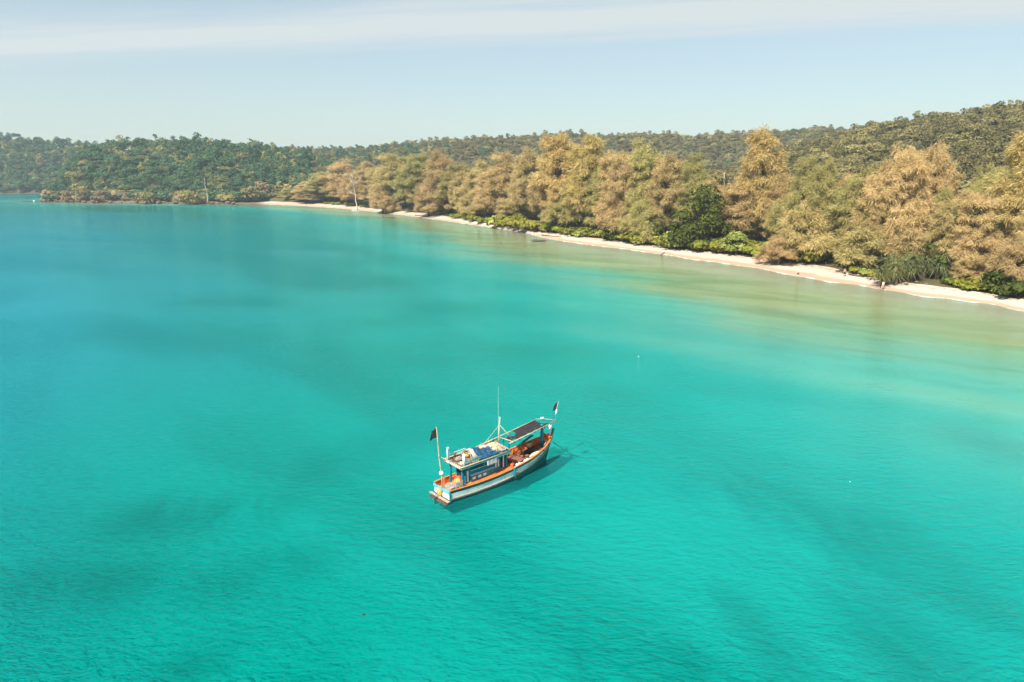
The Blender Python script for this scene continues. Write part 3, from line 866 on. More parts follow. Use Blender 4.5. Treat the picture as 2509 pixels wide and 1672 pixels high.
bush = [
    (1300, 440, 531, 112, 0, 'low bushy casuarina in front of the golden pair'),
    (1420, 452, 545, 100, 1, 'low brown casuarina bush leaning over the green shrubs'),
    (1085, 452, 505, 90, 0, 'low casuarina bush drooping to the far sand'),
    (1180, 455, 517, 90, 1, 'low casuarina bush behind the brightest green shrub bank'),
    (985, 440, 494, 80, 1, 'low dark casuarina bush over the narrow far sand'),
    (880, 440, 484, 70, 0, 'low casuarina bush beside the fallen dark log'),
    (1790, 545, 596, 90, 0, 'small casuarina bush beside the round leafed shrub'),
    (1842, 475, 597, 135, 1, 'drooping casuarina skirt below the huge round casuarina'),
    (1992, 505, 614, 165, 1, 'broad low casuarina behind the standing person'),
    (2090, 500, 622, 150, 0, 'low casuarina bush on the sand flat behind the pandanus'),
    (2325, 560, 664, 150, 0, 'low tan casuarina bush at the picture edge by the sand'),
    (2235, 590, 648, 110, 1, 'small casuarina bush between pandanus and the edge bush'),
    (1480, 460, 553, 100, 1, 'low casuarina bush midway along the sand'),
]
for x, tpy, b_, w, k, l in bush: place_cas(x, tpy, b_, w, CBUSH[k], l)
# rows behind
def zone(px):
    for lim, nm in ((800, 'the first casuarinas next to the headland'), (900, 'the bare white dead tree'), (1050, 'the narrowest far sand'), (1220, 'the first green shrub banks'), (1400, 'the golden pair'), (1560, 'the pointed casuarina midway'),
                    (1680, 'the big dark tree'), (1800, 'the skyline casuarina'), (1930, 'the huge round pale casuarina'), (2120, 'the massive spreading casuarina'), (9999, 'the dark broadleaf tree near the edge')):
        if px < lim: return nm
for i in range(64):
    px = 690 + (2380 - 690) * (i + prng.uniform(-.3, .3)) / 63
    base = np.interp(px, [p[0] for p in veg_px], [p[1] for p in veg_px])
    top = np.interp(px, [690, 800, 900, 1000, 1100, 1200, 1300, 1400, 1500, 1600, 1650, 1700, 1800, 1900, 2000, 2100, 2200, 2300, 2380],
                    [425, 385, 365, 362, 385, 352, 338, 345, 350, 385, 420, 400, 395, 400, 385, 380, 440, 420, 360]) + prng.uniform(2, 42)
    place_cas(px, top, base, prng.uniform(70, 110) * np.interp(px, [690, 2380], [0.7, 1.35]), CAS[prng.randrange(5)],
              'brown feathery casuarina in the rows behind ' + zone(px), 'casuarinas in the rows behind ' + zone(px), back=prng.uniform(10, 34))

# ------------------------------------------------------------------ broadleaf trees near the sand
def broadleaf(seed, w, h, leaf, mat, per=34, low=0.12):
    r = random.Random(seed); lobes = []
    for k in range(22):
        zf = low + (1 - low) * r.random(); a = r.random() * 6.28
        q = w * 0.5 * (1 - 0.5 * zf ** 2.2) * r.uniform(0.25, 0.85)
        s = r.uniform(0.13, 0.24) * w
        lobes.append(((q * math.cos(a), q * math.sin(a), zf * h * 0.9), (s, s, s * r.uniform(0.55, 0.8))))
    cm = crown_lobes(seed, lobes, per, leaf, 1.2, 0.3, mat, 'broadleaf_crown')
    tm = trunk_mesh('broadleaf_trunk', seed, h * 0.7, 0.22, [l[0] for l in lobes[:10]], M['bark'], 0.05)
    return tm, cm
def place_broad(px, base, w, h, leaf, mat, seed, label, back=0, name='broadleaf_tree', cat='tree', per=34, low=0.12):
    p = to_world(px, base, 1.6); y = p[1] + back; x = p[0] / p[1] * y
    tm, cm = broadleaf(seed, w, h, leaf, mat, per, low)
    return plant_tree(name, tm, cm, (x, y, ground1(x, y)), 1, 0, label, cat)
place_broad(1612, 571, 16.5, 16.5, 0.5, M['darkleaf'], 301, 'big dark green broadleaf tree among the tan casuarinas', per=26)
place_broad(1560, 566, 8.0, 7.5, 0.42, M['darkleaf'], 302, 'low dark broadleaf tree at the foot of the big dark tree', back=-2)
place_broad(1628, 520, 11.0, 19, 0.5, M['olive'], 303, 'olive broadleaf tree rising behind the big dark tree', back=-22)
place_broad(1692, 577, 8.2, 6.6, 0.45, M['roundleaf'], 304, 'round pale leafed shrub beside the big dark tree', back=-4, name='round_shrub', cat='shrub', per=40, low=0.2)
place_broad(2205, 640, 12.0, 15.0, 0.45, M['darkleaf'], 305, 'dark green broadleaf tree above the pandanus near the picture edge', per=28)
place_broad(1930, 606, 5.0, 8.0, 0.4, M['darkleaf'], 307, 'narrow dark broadleaf tree between two huge pale casuarinas', back=2)
place_broad(1405, 548, 7.0, 6.2, 0.45, M['darkleaf'], 308, 'dark broadleaf bush under the casuarinas midway along the beach', back=-2)
place_broad(1505, 560, 5.5, 6.5, 0.42, M['darkleaf'], 309, 'dark broadleaf bush left of the big dark tree', back=0)
place_broad(2283, 668, 5.4, 3.8, 0.4, M['darkleaf'], 310, 'low dark green bush beside the tan bush at the picture edge', back=0, name='leafy_bush', cat='shrub')
place_broad(2080, 470, 7.0, 12.0, 0.5, M['olive'], 311, 'olive tree on the lower slope above the massive casuarina', back=-35)

# -- bright shrubs along the top of the sand
def shrub(seed, mat, leaf=0.34):
    r = random.Random(seed); lobes = [((0, 0, 0.55), (1.6, 1.2, 0.85))]
    for k in range(8):
        a = r.random() * 6.28; q = r.uniform(0.4, 1.7)
        s = r.uniform(0.5, 0.85)
        lobes.append(((q * math.cos(a), q * math.sin(a) * 0.75, r.uniform(0.3, 1.25)), (s, s, s * 0.75)))
    cm = crown_lobes(seed, lobes, 60, leaf, 1.0, 0.1, mat, 'shrub_foliage')
    b = MB()
    for l in lobes[1:7]: b.tube([(0, 0, -0.2), (l[0][0] * .5, l[0][1] * .5, l[0][2] * .6), l[0]], [0.05, 0.035, 0.015], 4)
    me = bpy.data.meshes.new('shrub_stems'); me.from_pydata(b.v, [], b.f); me.materials.append(M['bark']); me.update()
    return me, cm
SHR = [shrub(400 + s, M['lime'], (0.34, 0.28, 0.4, 0.3)[s]) for s in range(4)] + [shrub(410, M['roundleaf'], 0.38), shrub(411, M['darkleaf'], 0.36)]
runs = [(740, 850, 7, 0.8), (1040, 1130, 7, 1.0), (1120, 1250, 13, 1.45), (1250, 1420, 14, 1.05), (1420, 1560, 12, 1.25), (1540, 1680, 13, 1.35), (1660, 1780, 11, 1.4), (1780, 1880, 6, 1.2), (2012, 2026, 1, 0.7), (2165, 2245, 5, 0.75), (2255, 2340, 5, 0.95), (1960, 2060, 5, 0.7)]
names = ['on the far sand below the white dead tree', 'where the green bank begins on the far sand', 'in the tall bank below the golden casuarinas', 'in the low strip below the low bushy casuarina',
         'in the strip left of the big dark tree', 'at the foot of the big dark tree', 'below the round pale leafed shrub', 'in front of the huge round casuarina', 'left of the pandanus thicket', 'in front of the pandanus thicket', 'by the tan bush at the picture edge', 'in the shade behind the standing person']
for (x0, x1, n_, s_), nm in zip(runs, names):
    for i in range(n_):
        px = x0 + (x1 - x0) * (i + prng.uniform(.1, .9)) / n_
        base = np.interp(px, [p[0] for p in veg_px], [p[1] for p in veg_px])
        p = to_world(px, base, 1.0); y = p[1] + prng.uniform(0.3, 4.5); x = p[0] / p[1] * y
        tm, cm = SHR[prng.choice((0, 0, 1, 1, 2, 2, 3, 3, 4, 5))]; s = s_ * prng.uniform(1.0, 1.7)
        plant_tree('beach_shrub', tm, cm, (x, y, ground1(x, y)), (s * 1.15, s * 1.15, s * prng.uniform(.85, 1.2)), prng.uniform(0, 6.28),
                   'leafy yellow green shrub ' + nm, 'shrub', 'yellow green shrubs ' + nm, partn=('stem', 'foliage'))

# -- pandanus: rosettes of long arching blades on short stems
def pandanus(seed):
    r = np.random.default_rng(seed); V = []; F = []; T = []
    b = MB()
    for hd in range(7):
        a = r.random() * 6.28; q = r.uniform(0, 1.0) * (hd > 0); c = np.array([q * math.cos(a), q * math.sin(a), r.uniform(0.9, 2.2)])
        b.tube([(0, 0, -0.3), tuple(c * 0.6), tuple(c)], [0.12, 0.09, 0.07], 5)
        for k in range(46):
            az = r.random() * 6.28; el = r.uniform(0.05, 1.4); L = r.uniform(0.9, 1.5)
            hd_ = np.array([math.cos(az), math.sin(az), 0]); sd_ = np.array([-math.sin(az), math.cos(az), 0])
            pts = []
            for j in range(5):
                t_ = j / 4
                pts.append(c + hd_ * L * t_ * (math.cos(el) * 0.7 + 0.45 * t_) + np.array([0, 0, 1]) * L * (math.sin(el) * t_ - 0.75 * t_ ** 2.2))
            w = 0.06
            n0 = len(V)
            for j, p in enumerate(pts):
                ww = w * (1 - j / 4.3); V.append(p - sd_ * ww); V.append(p + sd_ * ww)
            for j in range(4): F.append((n0 + 2 * j, n0 + 2 * j + 1, n0 + 2 * j + 3, n0 + 2 * j + 2))
            T += [r.random()] * 10
    cm = mesh_arrays('pandanus_leaves', V, F, M['pandan'], False, {'tint': T})
    me = bpy.data.meshes.new('pandanus_stems'); me.from_pydata(b.v, [], b.f); me.materials.append(M['bark']); me.update()
    return me, cm
PAN = [pandanus(500 + s) for s in range(3)]
for i, (px, py, s) in enumerate([(2028, 648, 0.95), (2048, 640, 1.1), (2060, 650, 1.0), (2078, 638, 1.2), (2092, 648, 1.15), (2104, 632, 1.25), (2118, 644, 1.2), (2136, 632, 1.3), (2150, 646, 1.2), (2166, 634, 1.3), (2182, 646, 1.2), (2198, 636, 1.25), (2214, 648, 1.1), (2090, 626, 1.2), (2126, 622, 1.2), (2160, 622, 1.2)]):
    p = to_world(px, py + 2, 1.0); tm, cm = PAN[i % 3]
    plant_tree('pandanus_plant', tm, cm, (p[0], p[1], ground1(p[0], p[1])), s * 1.75, prng.uniform(0, 6.28), 'spiky grey green pandanus in the thicket by the sand', 'plant', 'pandanus plants in the thicket by the sand', partn=('stem', 'foliage'))
# dry tan bush
lobes = [((prng.uniform(-1.6, 1.6), prng.uniform(-1, 1), prng.uniform(.3, 1.3)), (0.7, 0.7, 0.55)) for _ in range(7)]
cm = crown_lobes(601, lobes, 40, 0.22, 1.6, 0.3, M['dryleaf'], 'dry_foliage')
p = to_world(1902, 604, 1.2)
tmb = MB()
for l in lobes: tmb.tube([(0, 0, -.2), l[0]], [0.05, 0.02], 4)
tm = bpy.data.meshes.new('dry_stems'); tm.from_pydata(tmb.v, [], tmb.f); tm.materials.append(M['deadwood'])
plant_tree('dry_bush', tm, cm, (p[0], p[1], ground1(p[0], p[1])), 1.25, 0, 'dry tan bush on the sand edge left of the standing person', 'shrub', partn=('stem', 'foliage'))

# ------------------------------------------------------------------ dead trees, snags, emergent trees
def branchy(name, seed, h, r, mat, spread=0.35, n=7, fork=0.35):
    rr = random.Random(seed); b = MB()
    pts = [Vector((0, 0, -0.5))]; d = Vector((rr.uniform(-.1, .1), rr.uniform(-.1, .1), 1))
    for i in range(7):
        d = (d + Vector((rr.uniform(-.25, .25), rr.uniform(-.25, .25), 0.15))).normalized(); pts.append(pts[-1] + d * h / 7)
    b.tube(pts, [r * (1.15 - i / 8) for i in range(8)], 6)
    for k in range(n):
        i = rr.randrange(2, 7); a = rr.random() * 6.28; L = h * spread * rr.uniform(.5, 1.1)
        q = pts[i]; dd = Vector((math.cos(a), math.sin(a), rr.uniform(.2, .9))).normalized()
        m_ = q + dd * L * .5 + Vector((0, 0, .03 * h)); e = m_ + (dd + Vector((rr.uniform(-.4, .4), rr.uniform(-.4, .4), .4))).normalized() * L * .5
        b.tube([q, m_, e], [r * .45, r * .3, r * .1], 5)
        for s_ in range(2):
            e2 = m_ + Vector((rr.uniform(-1, 1), rr.uniform(-1, 1), rr.uniform(.2, 1))).normalized() * L * .35
            b.tube([m_, e2], [r * .22, r * .07], 4)
    me = bpy.data.meshes.new(name); me.from_pydata(b.v, [], b.f); me.materials.append(mat)
    me.polygons.foreach_set('use_smooth', [True] * len(b.f)); me.update()
    return me
def snag(px, base, top, seed, label, mat='deadwood', back=0, zg=None, r=0.22, name='dead_tree', n=7):
    p = to_world(px, base, 1.5) ; y = p[1] + back; x = p[0] / p[1] * y; z = ground1(x, y)
    h = at_depth(px, top, y)[2] - z
    o = link(name, branchy('dead_wood', seed, h, r, M[mat], n=n)); o.location = (x, y, z)
    return tag(o, label, 'dead tree')
snag(822, 478, 396, 701, 'bare white dead tree standing on the far beach', mat='deadwood', r=0.28, n=10, back=3)
snag(1652, 540, 388, 703, 'thin bare snag among casuarinas left of the skyline casuarina', r=0.18, back=6)
snag(1898, 606, 598, 704, 'pale dead branch sticking up from the sand edge', r=0.12, n=3)
def ridge_tree(px, top, depth, hgt, label, sparse=True, seed=710, crown_w=1.0):
    g = at_depth(px, top, depth); x, y = g[0], depth
    z = ground1(x, y)
    o = empty('emergent_tree', (x, y, z))
    h = g[2] - z
    rr = random.Random(seed)
    lobes = [((rr.uniform(-2.2, 2.2) * crown_w, rr.uniform(-2, 2) * crown_w, h - rr.uniform(.5, 3.5)), (1.1, 1.1, 0.7)) for _ in range(8)]
    link('trunk', trunk_mesh('emergent_trunk', seed, h * 0.95, 0.3, [l[0] for l in lobes], M['palebark'], 0.02, 5), o)
    link('crown', crown_lobes(seed, lobes, 7 if sparse else 14, 0.8, 1.0, 0.3, M['forest'], 'emergent_crown'), o)
    return tag(o, label, 'tree')
ridge_tree(577, 319, 606, 0, 'lone thin crowned tree standing clear above the headland ridge', True, 711, 0.8)
ridge_tree(357, 309, 612, 0, 'small dark tree crown topping the highest point of the headland', False, 712, 0.6)
ridge_tree(291, 315, 604, 0, 'pale trunked tree jutting above the left part of the headland ridge', False, 713, 0.9)
ridge_tree(2308, 230, 388, 0, 'open crowned tree topping the tall slope near the picture edge', False, 714, 1.6)
ridge_tree(445, 314, 612, 0, 'pointed dark tree on the headland ridge left of the lone thin one', False, 715, 0.5)
p = to_world(474, 466.5, 1.0)
o = link('dead_tree', branchy('dead_wood', 720, 17, 0.5, M['palebark'], 0.2, 5)); o.location = (p[0], p[1] + 2, 1.2)
tag(o, 'tall grey trunk standing at the water edge of the headland', 'dead tree')
# brown dead crown and pale shrubs low on the headland
for i, (px, py, w, h, mm, l) in enumerate([(600, 461, 13, 11, 'dryleaf', 'dry brown tree on the headland shore beside the beach end'), (568, 463, 14, 10, 'olive', 'rounded olive tree on the headland shore beside the brown dry one'),
                                        (640, 461, 9, 11, 'olive', 'slim olive tree at the corner where beach meets headland'), (660, 462, 9, 10, 'casu', 'pale young tree at the corner where beach meets headland'),
                                        (430, 464, 20, 6, 'olive', 'low olive scrub mound at the water edge of the headland'), (180, 460, 15, 11, 'olive', 'olive tree at the rocky tip of the headland'),
                                        (150, 460, 12, 7, 'dryleaf', 'dry brown scrub at the rocky tip of the headland'), (225, 461, 12, 8, 'dryleaf', 'dry brown bush above the reddish rocks of the headland'),
                                        (330, 463, 16, 6, 'olive', 'low olive bush above the middle rocks of the headland')]):
    p = to_world(px, py, 1.5); x, y = p[0], p[1] + 4
    tm, cm = broadleaf(730 + i, w, h, 1.0, M[mm], 6)
    plant_tree('shore_tree', tm, cm, (x, y, max(ground1(x, y), 0.6)), 1, 0, l, 'tree')

SCR = [(shrub(450 + s, M['olive'], 0.8), shrub(460 + s, M['forest'], 0.8), shrub(470 + s, M['dryleaf'], 0.7)) for s in range(2)]
for i in range(70):
    px = 118 + (610 - 118) * (i + prng.uniform(-.4, .4)) / 70
    base = np.interp(px, [p[0] for p in veg_px], [p[1] for p in veg_px])
    p = to_world(px, base, 1.0); y = p[1] + prng.uniform(1, 9); x = p[0] / p[1] * y
    kk = prng.choice((0, 0, 1, 1, 2)); tm, cm = SCR[i % 2][kk]; s = prng.uniform(1.7, 3.2)
    plant_tree('scrub_bush', tm, cm, (x, y, max(ground1(x, y), .5)), (s * 1.3, s * 1.3, s), prng.uniform(0, 6.28), ('olive', 'dark green', 'dry brown')[kk] + ' scrub bush just above the rocks of the headland shore', 'bush', ('olive', 'dark green', 'dry brown')[kk] + ' scrub bushes above the headland rocks', partn=('stem', 'foliage'))

# ------------------------------------------------------------------ rocks of the headland, dark rocks in the shallows
def rock_mesh(seed):
    r = random.Random(seed); b = MB(); b.ball((0, 0, 0), 1, 9, 6)
    ax = [Vector((r.uniform(-1, 1), r.uniform(-1, 1), r.uniform(-1, 1))).normalized() for _ in range(7)]
    V = []
    for v in b.v:
        v = Vector(v); d = v.normalized(); s = 1.0
        for a in ax:
            k = d.dot(a)
            if k > 0.62: s = min(s, 0.62 / k * (0.95))
        V.append(d * s)
    me = bpy.data.meshes.new('rock'); me.from_pydata([tuple(v) for v in V], [], b.f); me.materials.append(M['rock']); me.update()
    return me
RM = [rock_mesh(800 + i) for i in range(6)]
for i in range(80):
    px = 98 + (540 - 98) * prng.random() ** 1.25
    py = np.interp(px, [98, 150, 250, 350, 540], [461.5, 462.8, 464.2, 465.5, 467.2]) + prng.uniform(-2.6, 1.0) * (1.0 if px < 350 else 0.5)
    p = to_world(px, py, 0.5)
    o = link('rock', RM[prng.randrange(6)]); s = (0.9 + 1.7 * prng.random() ** 2.5) * (1.0 if px < 200 else 0.8)
    o.scale = (s * prng.uniform(1, 1.8), s, s * prng.uniform(.5, .8)); o.rotation_euler = (prng.uniform(-.3, .3), prng.uniform(-.3, .3), prng.uniform(0, 6.28))
    o.location = (p[0], p[1] - 1.0, 0.25 * s + prng.uniform(0.1, 0.5))
    tag(o, 'reddish brown boulder at the waterline of the headland', 'rock', 'boulders along the headland shore')
for px, py, s, l in [(893, 499.5, 2.6, 'flat dark rock awash off the far sand'), (1237, 552.5, 2.0, 'flat dark rock awash where the sand bulges midway')]:
    p = to_world(px, py, 0); me = RM[2].copy(); me.materials.clear(); me.materials.append(M['darkrock'])
    o = link('rock', me); o.scale = (s * 1.4, s * 0.9, 0.35); o.location = (p[0], p[1], 0.0); tag(o, l, 'rock')
# logs and driftwood
def log(p0, p1, r, mat, label, twigs=3, seed=1):
    rr = random.Random(seed); b = MB(); a = Vector(p0); c = Vector(p1)
    pts = [a.lerp(c, t_) + Vector((rr.uniform(-.1, .1), rr.uniform(-.1, .1), rr.uniform(-.03, .06))) for t_ in (0, .3, .6, 1)]
    b.tube(pts, [r * 1.2, r, r * .8, r * .4], 7)
    for k in range(twigs):
        q = a.lerp(c, rr.uniform(.3, .95)); b.tube([q, q + Vector((rr.uniform(-1, 1), rr.uniform(-.6, .6), rr.uniform(.1, .6))) * r * 5], [r * .4, r * .12], 5)
    o = b.build('driftwood_log', M[mat], smooth=True); return tag(o, label, 'log')
def onsand(px, py, dz=0.12):
    p = to_world(px, py, 0.7); return (p[0], p[1], ground1(p[0], p[1]) + dz)
log(onsand(1513, 582), onsand(1528, 577.5), 0.16, 'bark', 'short dark driftwood log lying near the water midway along the beach', 2, 3)
log(onsand(955, 494), onsand(985, 497), 0.28, 'bark', 'long dark log lying on the far sand under the casuarinas', 3, 4)
log(onsand(898, 484), onsand(930, 489), 0.22, 'deadwood', 'grey log lying on the far sand by the narrow part', 4, 5)
log(onsand(862, 480.5), onsand(900, 484.5), 0.16, 'deadwood', 'thin pale driftwood pole on the far sand', 5, 6)
log(onsand(1245, 539), onsand(1290, 545), 0.2, 'bark', 'brown driftwood branch below the tall shrub bank', 5, 7)
log((to_world(808, 485)[0], to_world(808, 485)[1], 0.05), (to_world(826, 486)[0], to_world(826, 486)[1], 0.08), 0.2, 'deadwood', 'pale drifting log in the shallows off the far sand', 2, 8)
log(onsand(1950, 634), onsand(1990, 641), 0.12, 'bark', 'brown driftwood along the sand edge right of the standing person', 6, 10)
log(onsand(2030, 652), onsand(2060, 655), 0.14, 'bark', 'dark driftwood at the foot of the pandanus thicket', 4, 11)
for i, (px, py, s) in enumerate([(2106, 657, 0.45), (2128, 660, .4), (2082, 657, .35)]):
    o = link('rock', RM[i]); p = onsand(px, py, 0.1); o.location = p; o.scale = (s * 1.3, s, s * .8); tag(o, ['tan stone on the sand before the pandanus, middle of three', 'tan stone on the sand before the pandanus, rightmost of three', 'tan stone on the sand before the pandanus, nearest the walking person'][i], 'rock')
o = link('rock', RM[3].copy()); o.data.materials.clear(); o.data.materials.append(M['darkrock']); o.location = onsand(1834, 625, 0.1); o.scale = (.35, .3, .32)
tag(o, 'small dark stone alone on the open sand', 'rock')

# ------------------------------------------------------------------ two people on the beach
M['skin'] = paint('skin', (0.50, 0.30, 0.20), (0.42, 0.25, 0.17), 6, 0.6, 0.0)
M['hair'] = paint('hair', (0.03, 0.02, 0.015), None, 9, 0.6, 0.2)
M['darkcloth'] = paint('darkcloth', (0.04, 0.035, 0.045), None, 9, 0.9, 0.3)
M['orangecloth'] = paint('orangecloth', (0.72, 0.30, 0.16), None, 9, 0.9, 0.3)
M['whitecloth'] = paint('whitecloth', (0.80, 0.68, 0.62), (0.7, 0.55, 0.48), 9, 0.9, 0.3)
def person(loc, rz, stride, label, top, bottom):
    root = empty('person', loc, rz)
    J = {'pelvis': (0, 0, .93), 'waist': (0, 0, 1.08), 'chest': (0, 0.01, 1.30), 'neck': (0, 0, 1.48), 'headlow': (0, .015, 1.57), 'head': (0, .02, 1.68), 'crown': (0, .0, 1.75),
         'shL': (.17, 0, 1.42), 'elL': (.24, -.04 - stride * .1, 1.15), 'wrL': (.25, .06 - stride * .1, .92), 'haL': (.25, .09 - stride * .1, .83),
         'shR': (-.17, 0, 1.42), 'elR': (-.24, -.04 + stride * .1, 1.15), 'wrR': (-.25, .06 + stride * .1, .92), 'haR': (-.25, .09 + stride * .1, .83),
         'hiL': (.09, 0, .90), 'knL': (.10, .06 + stride * .2, .49), 'anL': (.10, stride * .3, .08), 'toL': (.11, .16 + stride * .3, .03),
         'hiR': (-.09, 0, .90), 'knR': (-.10, .06 - stride * .1, .49), 'anR': (-.10, -stride * .3, .08), 'toR': (-.11, .16 - stride * .3, .03)}
    E = [('pelvis', 'waist'), ('waist', 'chest'), ('chest', 'neck'), ('neck', 'headlow'), ('headlow', 'head'), ('head', 'crown'), ('chest', 'shL'), ('shL', 'elL'), ('elL', 'wrL'), ('wrL', 'haL'), ('chest', 'shR'), ('shR', 'elR'), ('elR', 'wrR'), ('wrR', 'haR'),
         ('pelvis', 'hiL'), ('hiL', 'knL'), ('knL', 'anL'), ('anL', 'toL'), ('pelvis', 'hiR'), ('hiR', 'knR'), ('knR', 'anR'), ('anR', 'toR')]
    rad = {'pelvis': .13, 'waist': .12, 'chest': .14, 'neck': .055, 'headlow': .075, 'head': .10, 'crown': .07, 'shL': .065, 'elL': .045, 'wrL': .032, 'haL': .035, 'shR': .065, 'elR': .045, 'wrR': .032, 'haR': .035,
           'hiL': .095, 'knL': .062, 'anL': .042, 'toL': .035, 'hiR': .095, 'knR': .062, 'anR': .042, 'toR': .035}
    ks = list(J)
    me = bpy.data.meshes.new('body'); me.from_pydata([J[k] for k in ks], [(ks.index(a), ks.index(b)) for a, b in E], []); me.materials.append(M['skin'])
    o = link('body', me, root)
    o.modifiers.new('skin', 'SKIN')
    for i, k in enumerate(ks):
        sv = me.skin_vertices[0].data[i]; sv.radius = (rad[k], rad[k] * (.75 if k in ('chest', 'waist', 'pelvis') else 1)); sv.use_root = k == 'pelvis'
    sb = o.modifiers.new('sub', 'SUBSURF'); sb.levels = 2; sb.render_levels = 2
    b = MB(); b.ball((0, -.02, 1.70), .115, 12, 8, (1, 1.08, .95)); b.build('hair', M['hair'], root, True)
    b = MB(); g = lambda k: Vector(J[k])
    b.lathe((0, 0, 0), [(.165, .80), (.175, .9), (.165, 1.04)], 14)
    for s in ('L', 'R'): b.tube([g('hi' + s) + Vector((0, 0, .02)), g('hi' + s).lerp(g('kn' + s), .85)], [.125, .10], 10, False)
    b.build('shorts', bottom, root, True)
    if top:
        b = MB(); b.lathe((0, .005, 0), [(.175, .98), (.17, 1.1), (.185, 1.3), (.17, 1.42), (.08, 1.50)], 14)
        for s in ('L', 'R'): b.tube([g('sh' + s), g('sh' + s).lerp(g('el' + s), .6)], [.095, .075], 10, False)
        b.build('shirt', top, root, True)
    return tag(root, label, 'person')
p = onsand(1940, 635, 0.0); person(p, 2.6, 0.3, 'person in dark shorts with bare tan back standing by the sand edge', None, M['darkcloth'])
p = onsand(2029, 658, 0.0); person(p, 2.0, 0.8, 'person in a pale shirt and orange shorts walking by the pandanus', M['whitecloth'], M['orangecloth'])

# ------------------------------------------------------------------ the fishing boat
M['teal'] = paint('teal', (0.01, 0.23, 0.29), (0.007, 0.15, 0.21), 3, 0.5, 0.25, wear=(0.10, 0.28, 0.30), wear_amt=0.36, grime=0.40)
M['tealpale'] = paint('tealpale', (0.12, 0.42, 0.45), (0.06, 0.32, 0.36), 4, 0.55, 0.25, wear=(0.45, 0.50, 0.47), wear_amt=0.42, streak=(1, 1, 2), grime=0.40)
M['tealdark'] = paint('tealdark', (0.006, 0.10, 0.105), (0.004, 0.07, 0.075), 2, 0.45, 0.3, wear=(0.03, 0.12, 0.11), wear_amt=0.4, grime=0.40)
M['green'] = paint('green', (0.006, 0.10, 0.10), (0.004, 0.06, 0.07), 3, 0.5, 0.2, wear=(0.14, 0.12, 0.08), wear_amt=0.36, streak=(.6, 1, 2), grime=0.40)
M['white'] = paint('white', (0.78, 0.83, 0.81), (0.60, 0.70, 0.70), 2.2, 0.55, 0.25, wear=(0.38, 0.30, 0.22), wear_amt=0.42, streak=(.5, 1, 1.6), grime=0.30)
M['whiteclean'] = paint('whiteclean', (0.82, 0.82, 0.80), (0.72, 0.74, 0.74), 3, 0.5, 0.15, wear=(0.55, 0.48, 0.42), wear_amt=0.33, grime=0.30)
M['paleblue'] = paint('paleblue', (0.62, 0.80, 0.80), (0.5, 0.7, 0.72), 5, 0.5, 0.15, wear=(0.5, 0.45, 0.38), wear_amt=0.35, grime=0.35)
M['orange'] = paint('orange', (0.66, 0.17, 0.035), (0.54, 0.125, 0.025), 3, 0.55, 0.25, wear=(0.38, 0.15, 0.07), wear_amt=0.38, grime=0.40)
M['brown'] = paint('brown', (0.24, 0.095, 0.055), (0.15, 0.065, 0.045), 2.4, 0.7, 0.3, wear=(0.34, 0.20, 0.14), wear_amt=0.36, streak=(.5, 2, 1), grime=0.50)
M['oldwood'] = paint('oldwood', (0.34, 0.28, 0.23), (0.20, 0.16, 0.13), 3, 0.8, 0.4, wear=(0.55, 0.50, 0.44), wear_amt=0.44, streak=(.5, 2, 2))
M['roofwood'] = paint('roofwood', (0.20, 0.15, 0.12), (0.12, 0.09, 0.075), 3, 0.85, 0.4, wear=(0.46, 0.42, 0.38), wear_amt=0.42, streak=(.6, 2, 1))
M['darkwood'] = paint('darkwood', (0.10, 0.07, 0.05), (0.06, 0.04, 0.035), 3, 0.8, 0.4, wear=(0.25, 0.2, 0.15), wear_amt=0.4)
M['bamboo'] = paint('bamboo', (0.52, 0.40, 0.25), (0.40, 0.28, 0.17), 5, 0.6, 0.2, wear=(0.62, 0.52, 0.38), wear_amt=0.42)
M['yellowwood'] = paint('yellowwood', (0.60, 0.36, 0.10), (0.42, 0.24, 0.08), 4, 0.7, 0.3)
M['net'] = paint('net', (0.016, 0.014, 0.016), (0.026, 0.023, 0.025), 4, 0.95, 0.5, wear=(0.05, 0.045, 0.045), wear_amt=0.4)
M['flagcloth'] = paint('flagcloth', (0.014, 0.012, 0.014), (0.02, 0.018, 0.02), 3, 0.9, 0.3, wear=(0.55, 0.45, 0.42), wear_amt=0.40)
M['dark'] = paint('dark', (0.02, 0.02, 0.022), None, 3, 0.8, 0.1)
M['glass'] = paint('glass', (0.02, 0.025, 0.03), None, 3, 0.15, 0.0, spec=0.6)
M['cloth'] = paint('cloth', (0.42, 0.38, 0.36), (0.30, 0.27, 0.26), 4, 0.9, 0.4)
M['tarp'] = paint('tarp', (0.012, 0.07, 0.14), (0.008, 0.04, 0.09), 4, 0.45, 0.5, wear=(0.20, 0.33, 0.42), wear_amt=0.42)
M['paletarp'] = paint('paletarp', (0.50, 0.48, 0.46), (0.32, 0.33, 0.34), 4, 0.6, 0.5)
M['rope'] = paint('rope', (0.70, 0.55, 0.38), (0.55, 0.42, 0.28), 14, 0.9, 0.4)
M['netpale'] = paint('netpale', (0.46, 0.38, 0.30), (0.27, 0.20, 0.14), 9, 0.95, 0.6, wear=(0.80, 0.76, 0.70), wear_amt=0.42)
M['wicker'] = paint('wicker', (0.62, 0.42, 0.17), (0.46, 0.28, 0.10), 14, 0.8, 0.6)
M['float'] = paint('float', (0.85, 0.84, 0.80), (0.78, 0.76, 0.72), 5, 0.5, 0.1)
M['redorange'] = paint('redorange', (0.70, 0.13, 0.03), (0.5, 0.10, 0.03), 5, 0.5, 0.2)
M['darkrope'] = paint('darkrope', (0.02, 0.09, 0.08), None, 10, 0.9, 0.2)
M['antenna'] = paint('antenna', (0.55, 0.58, 0.56), None, 3, 0.5, 0.0)

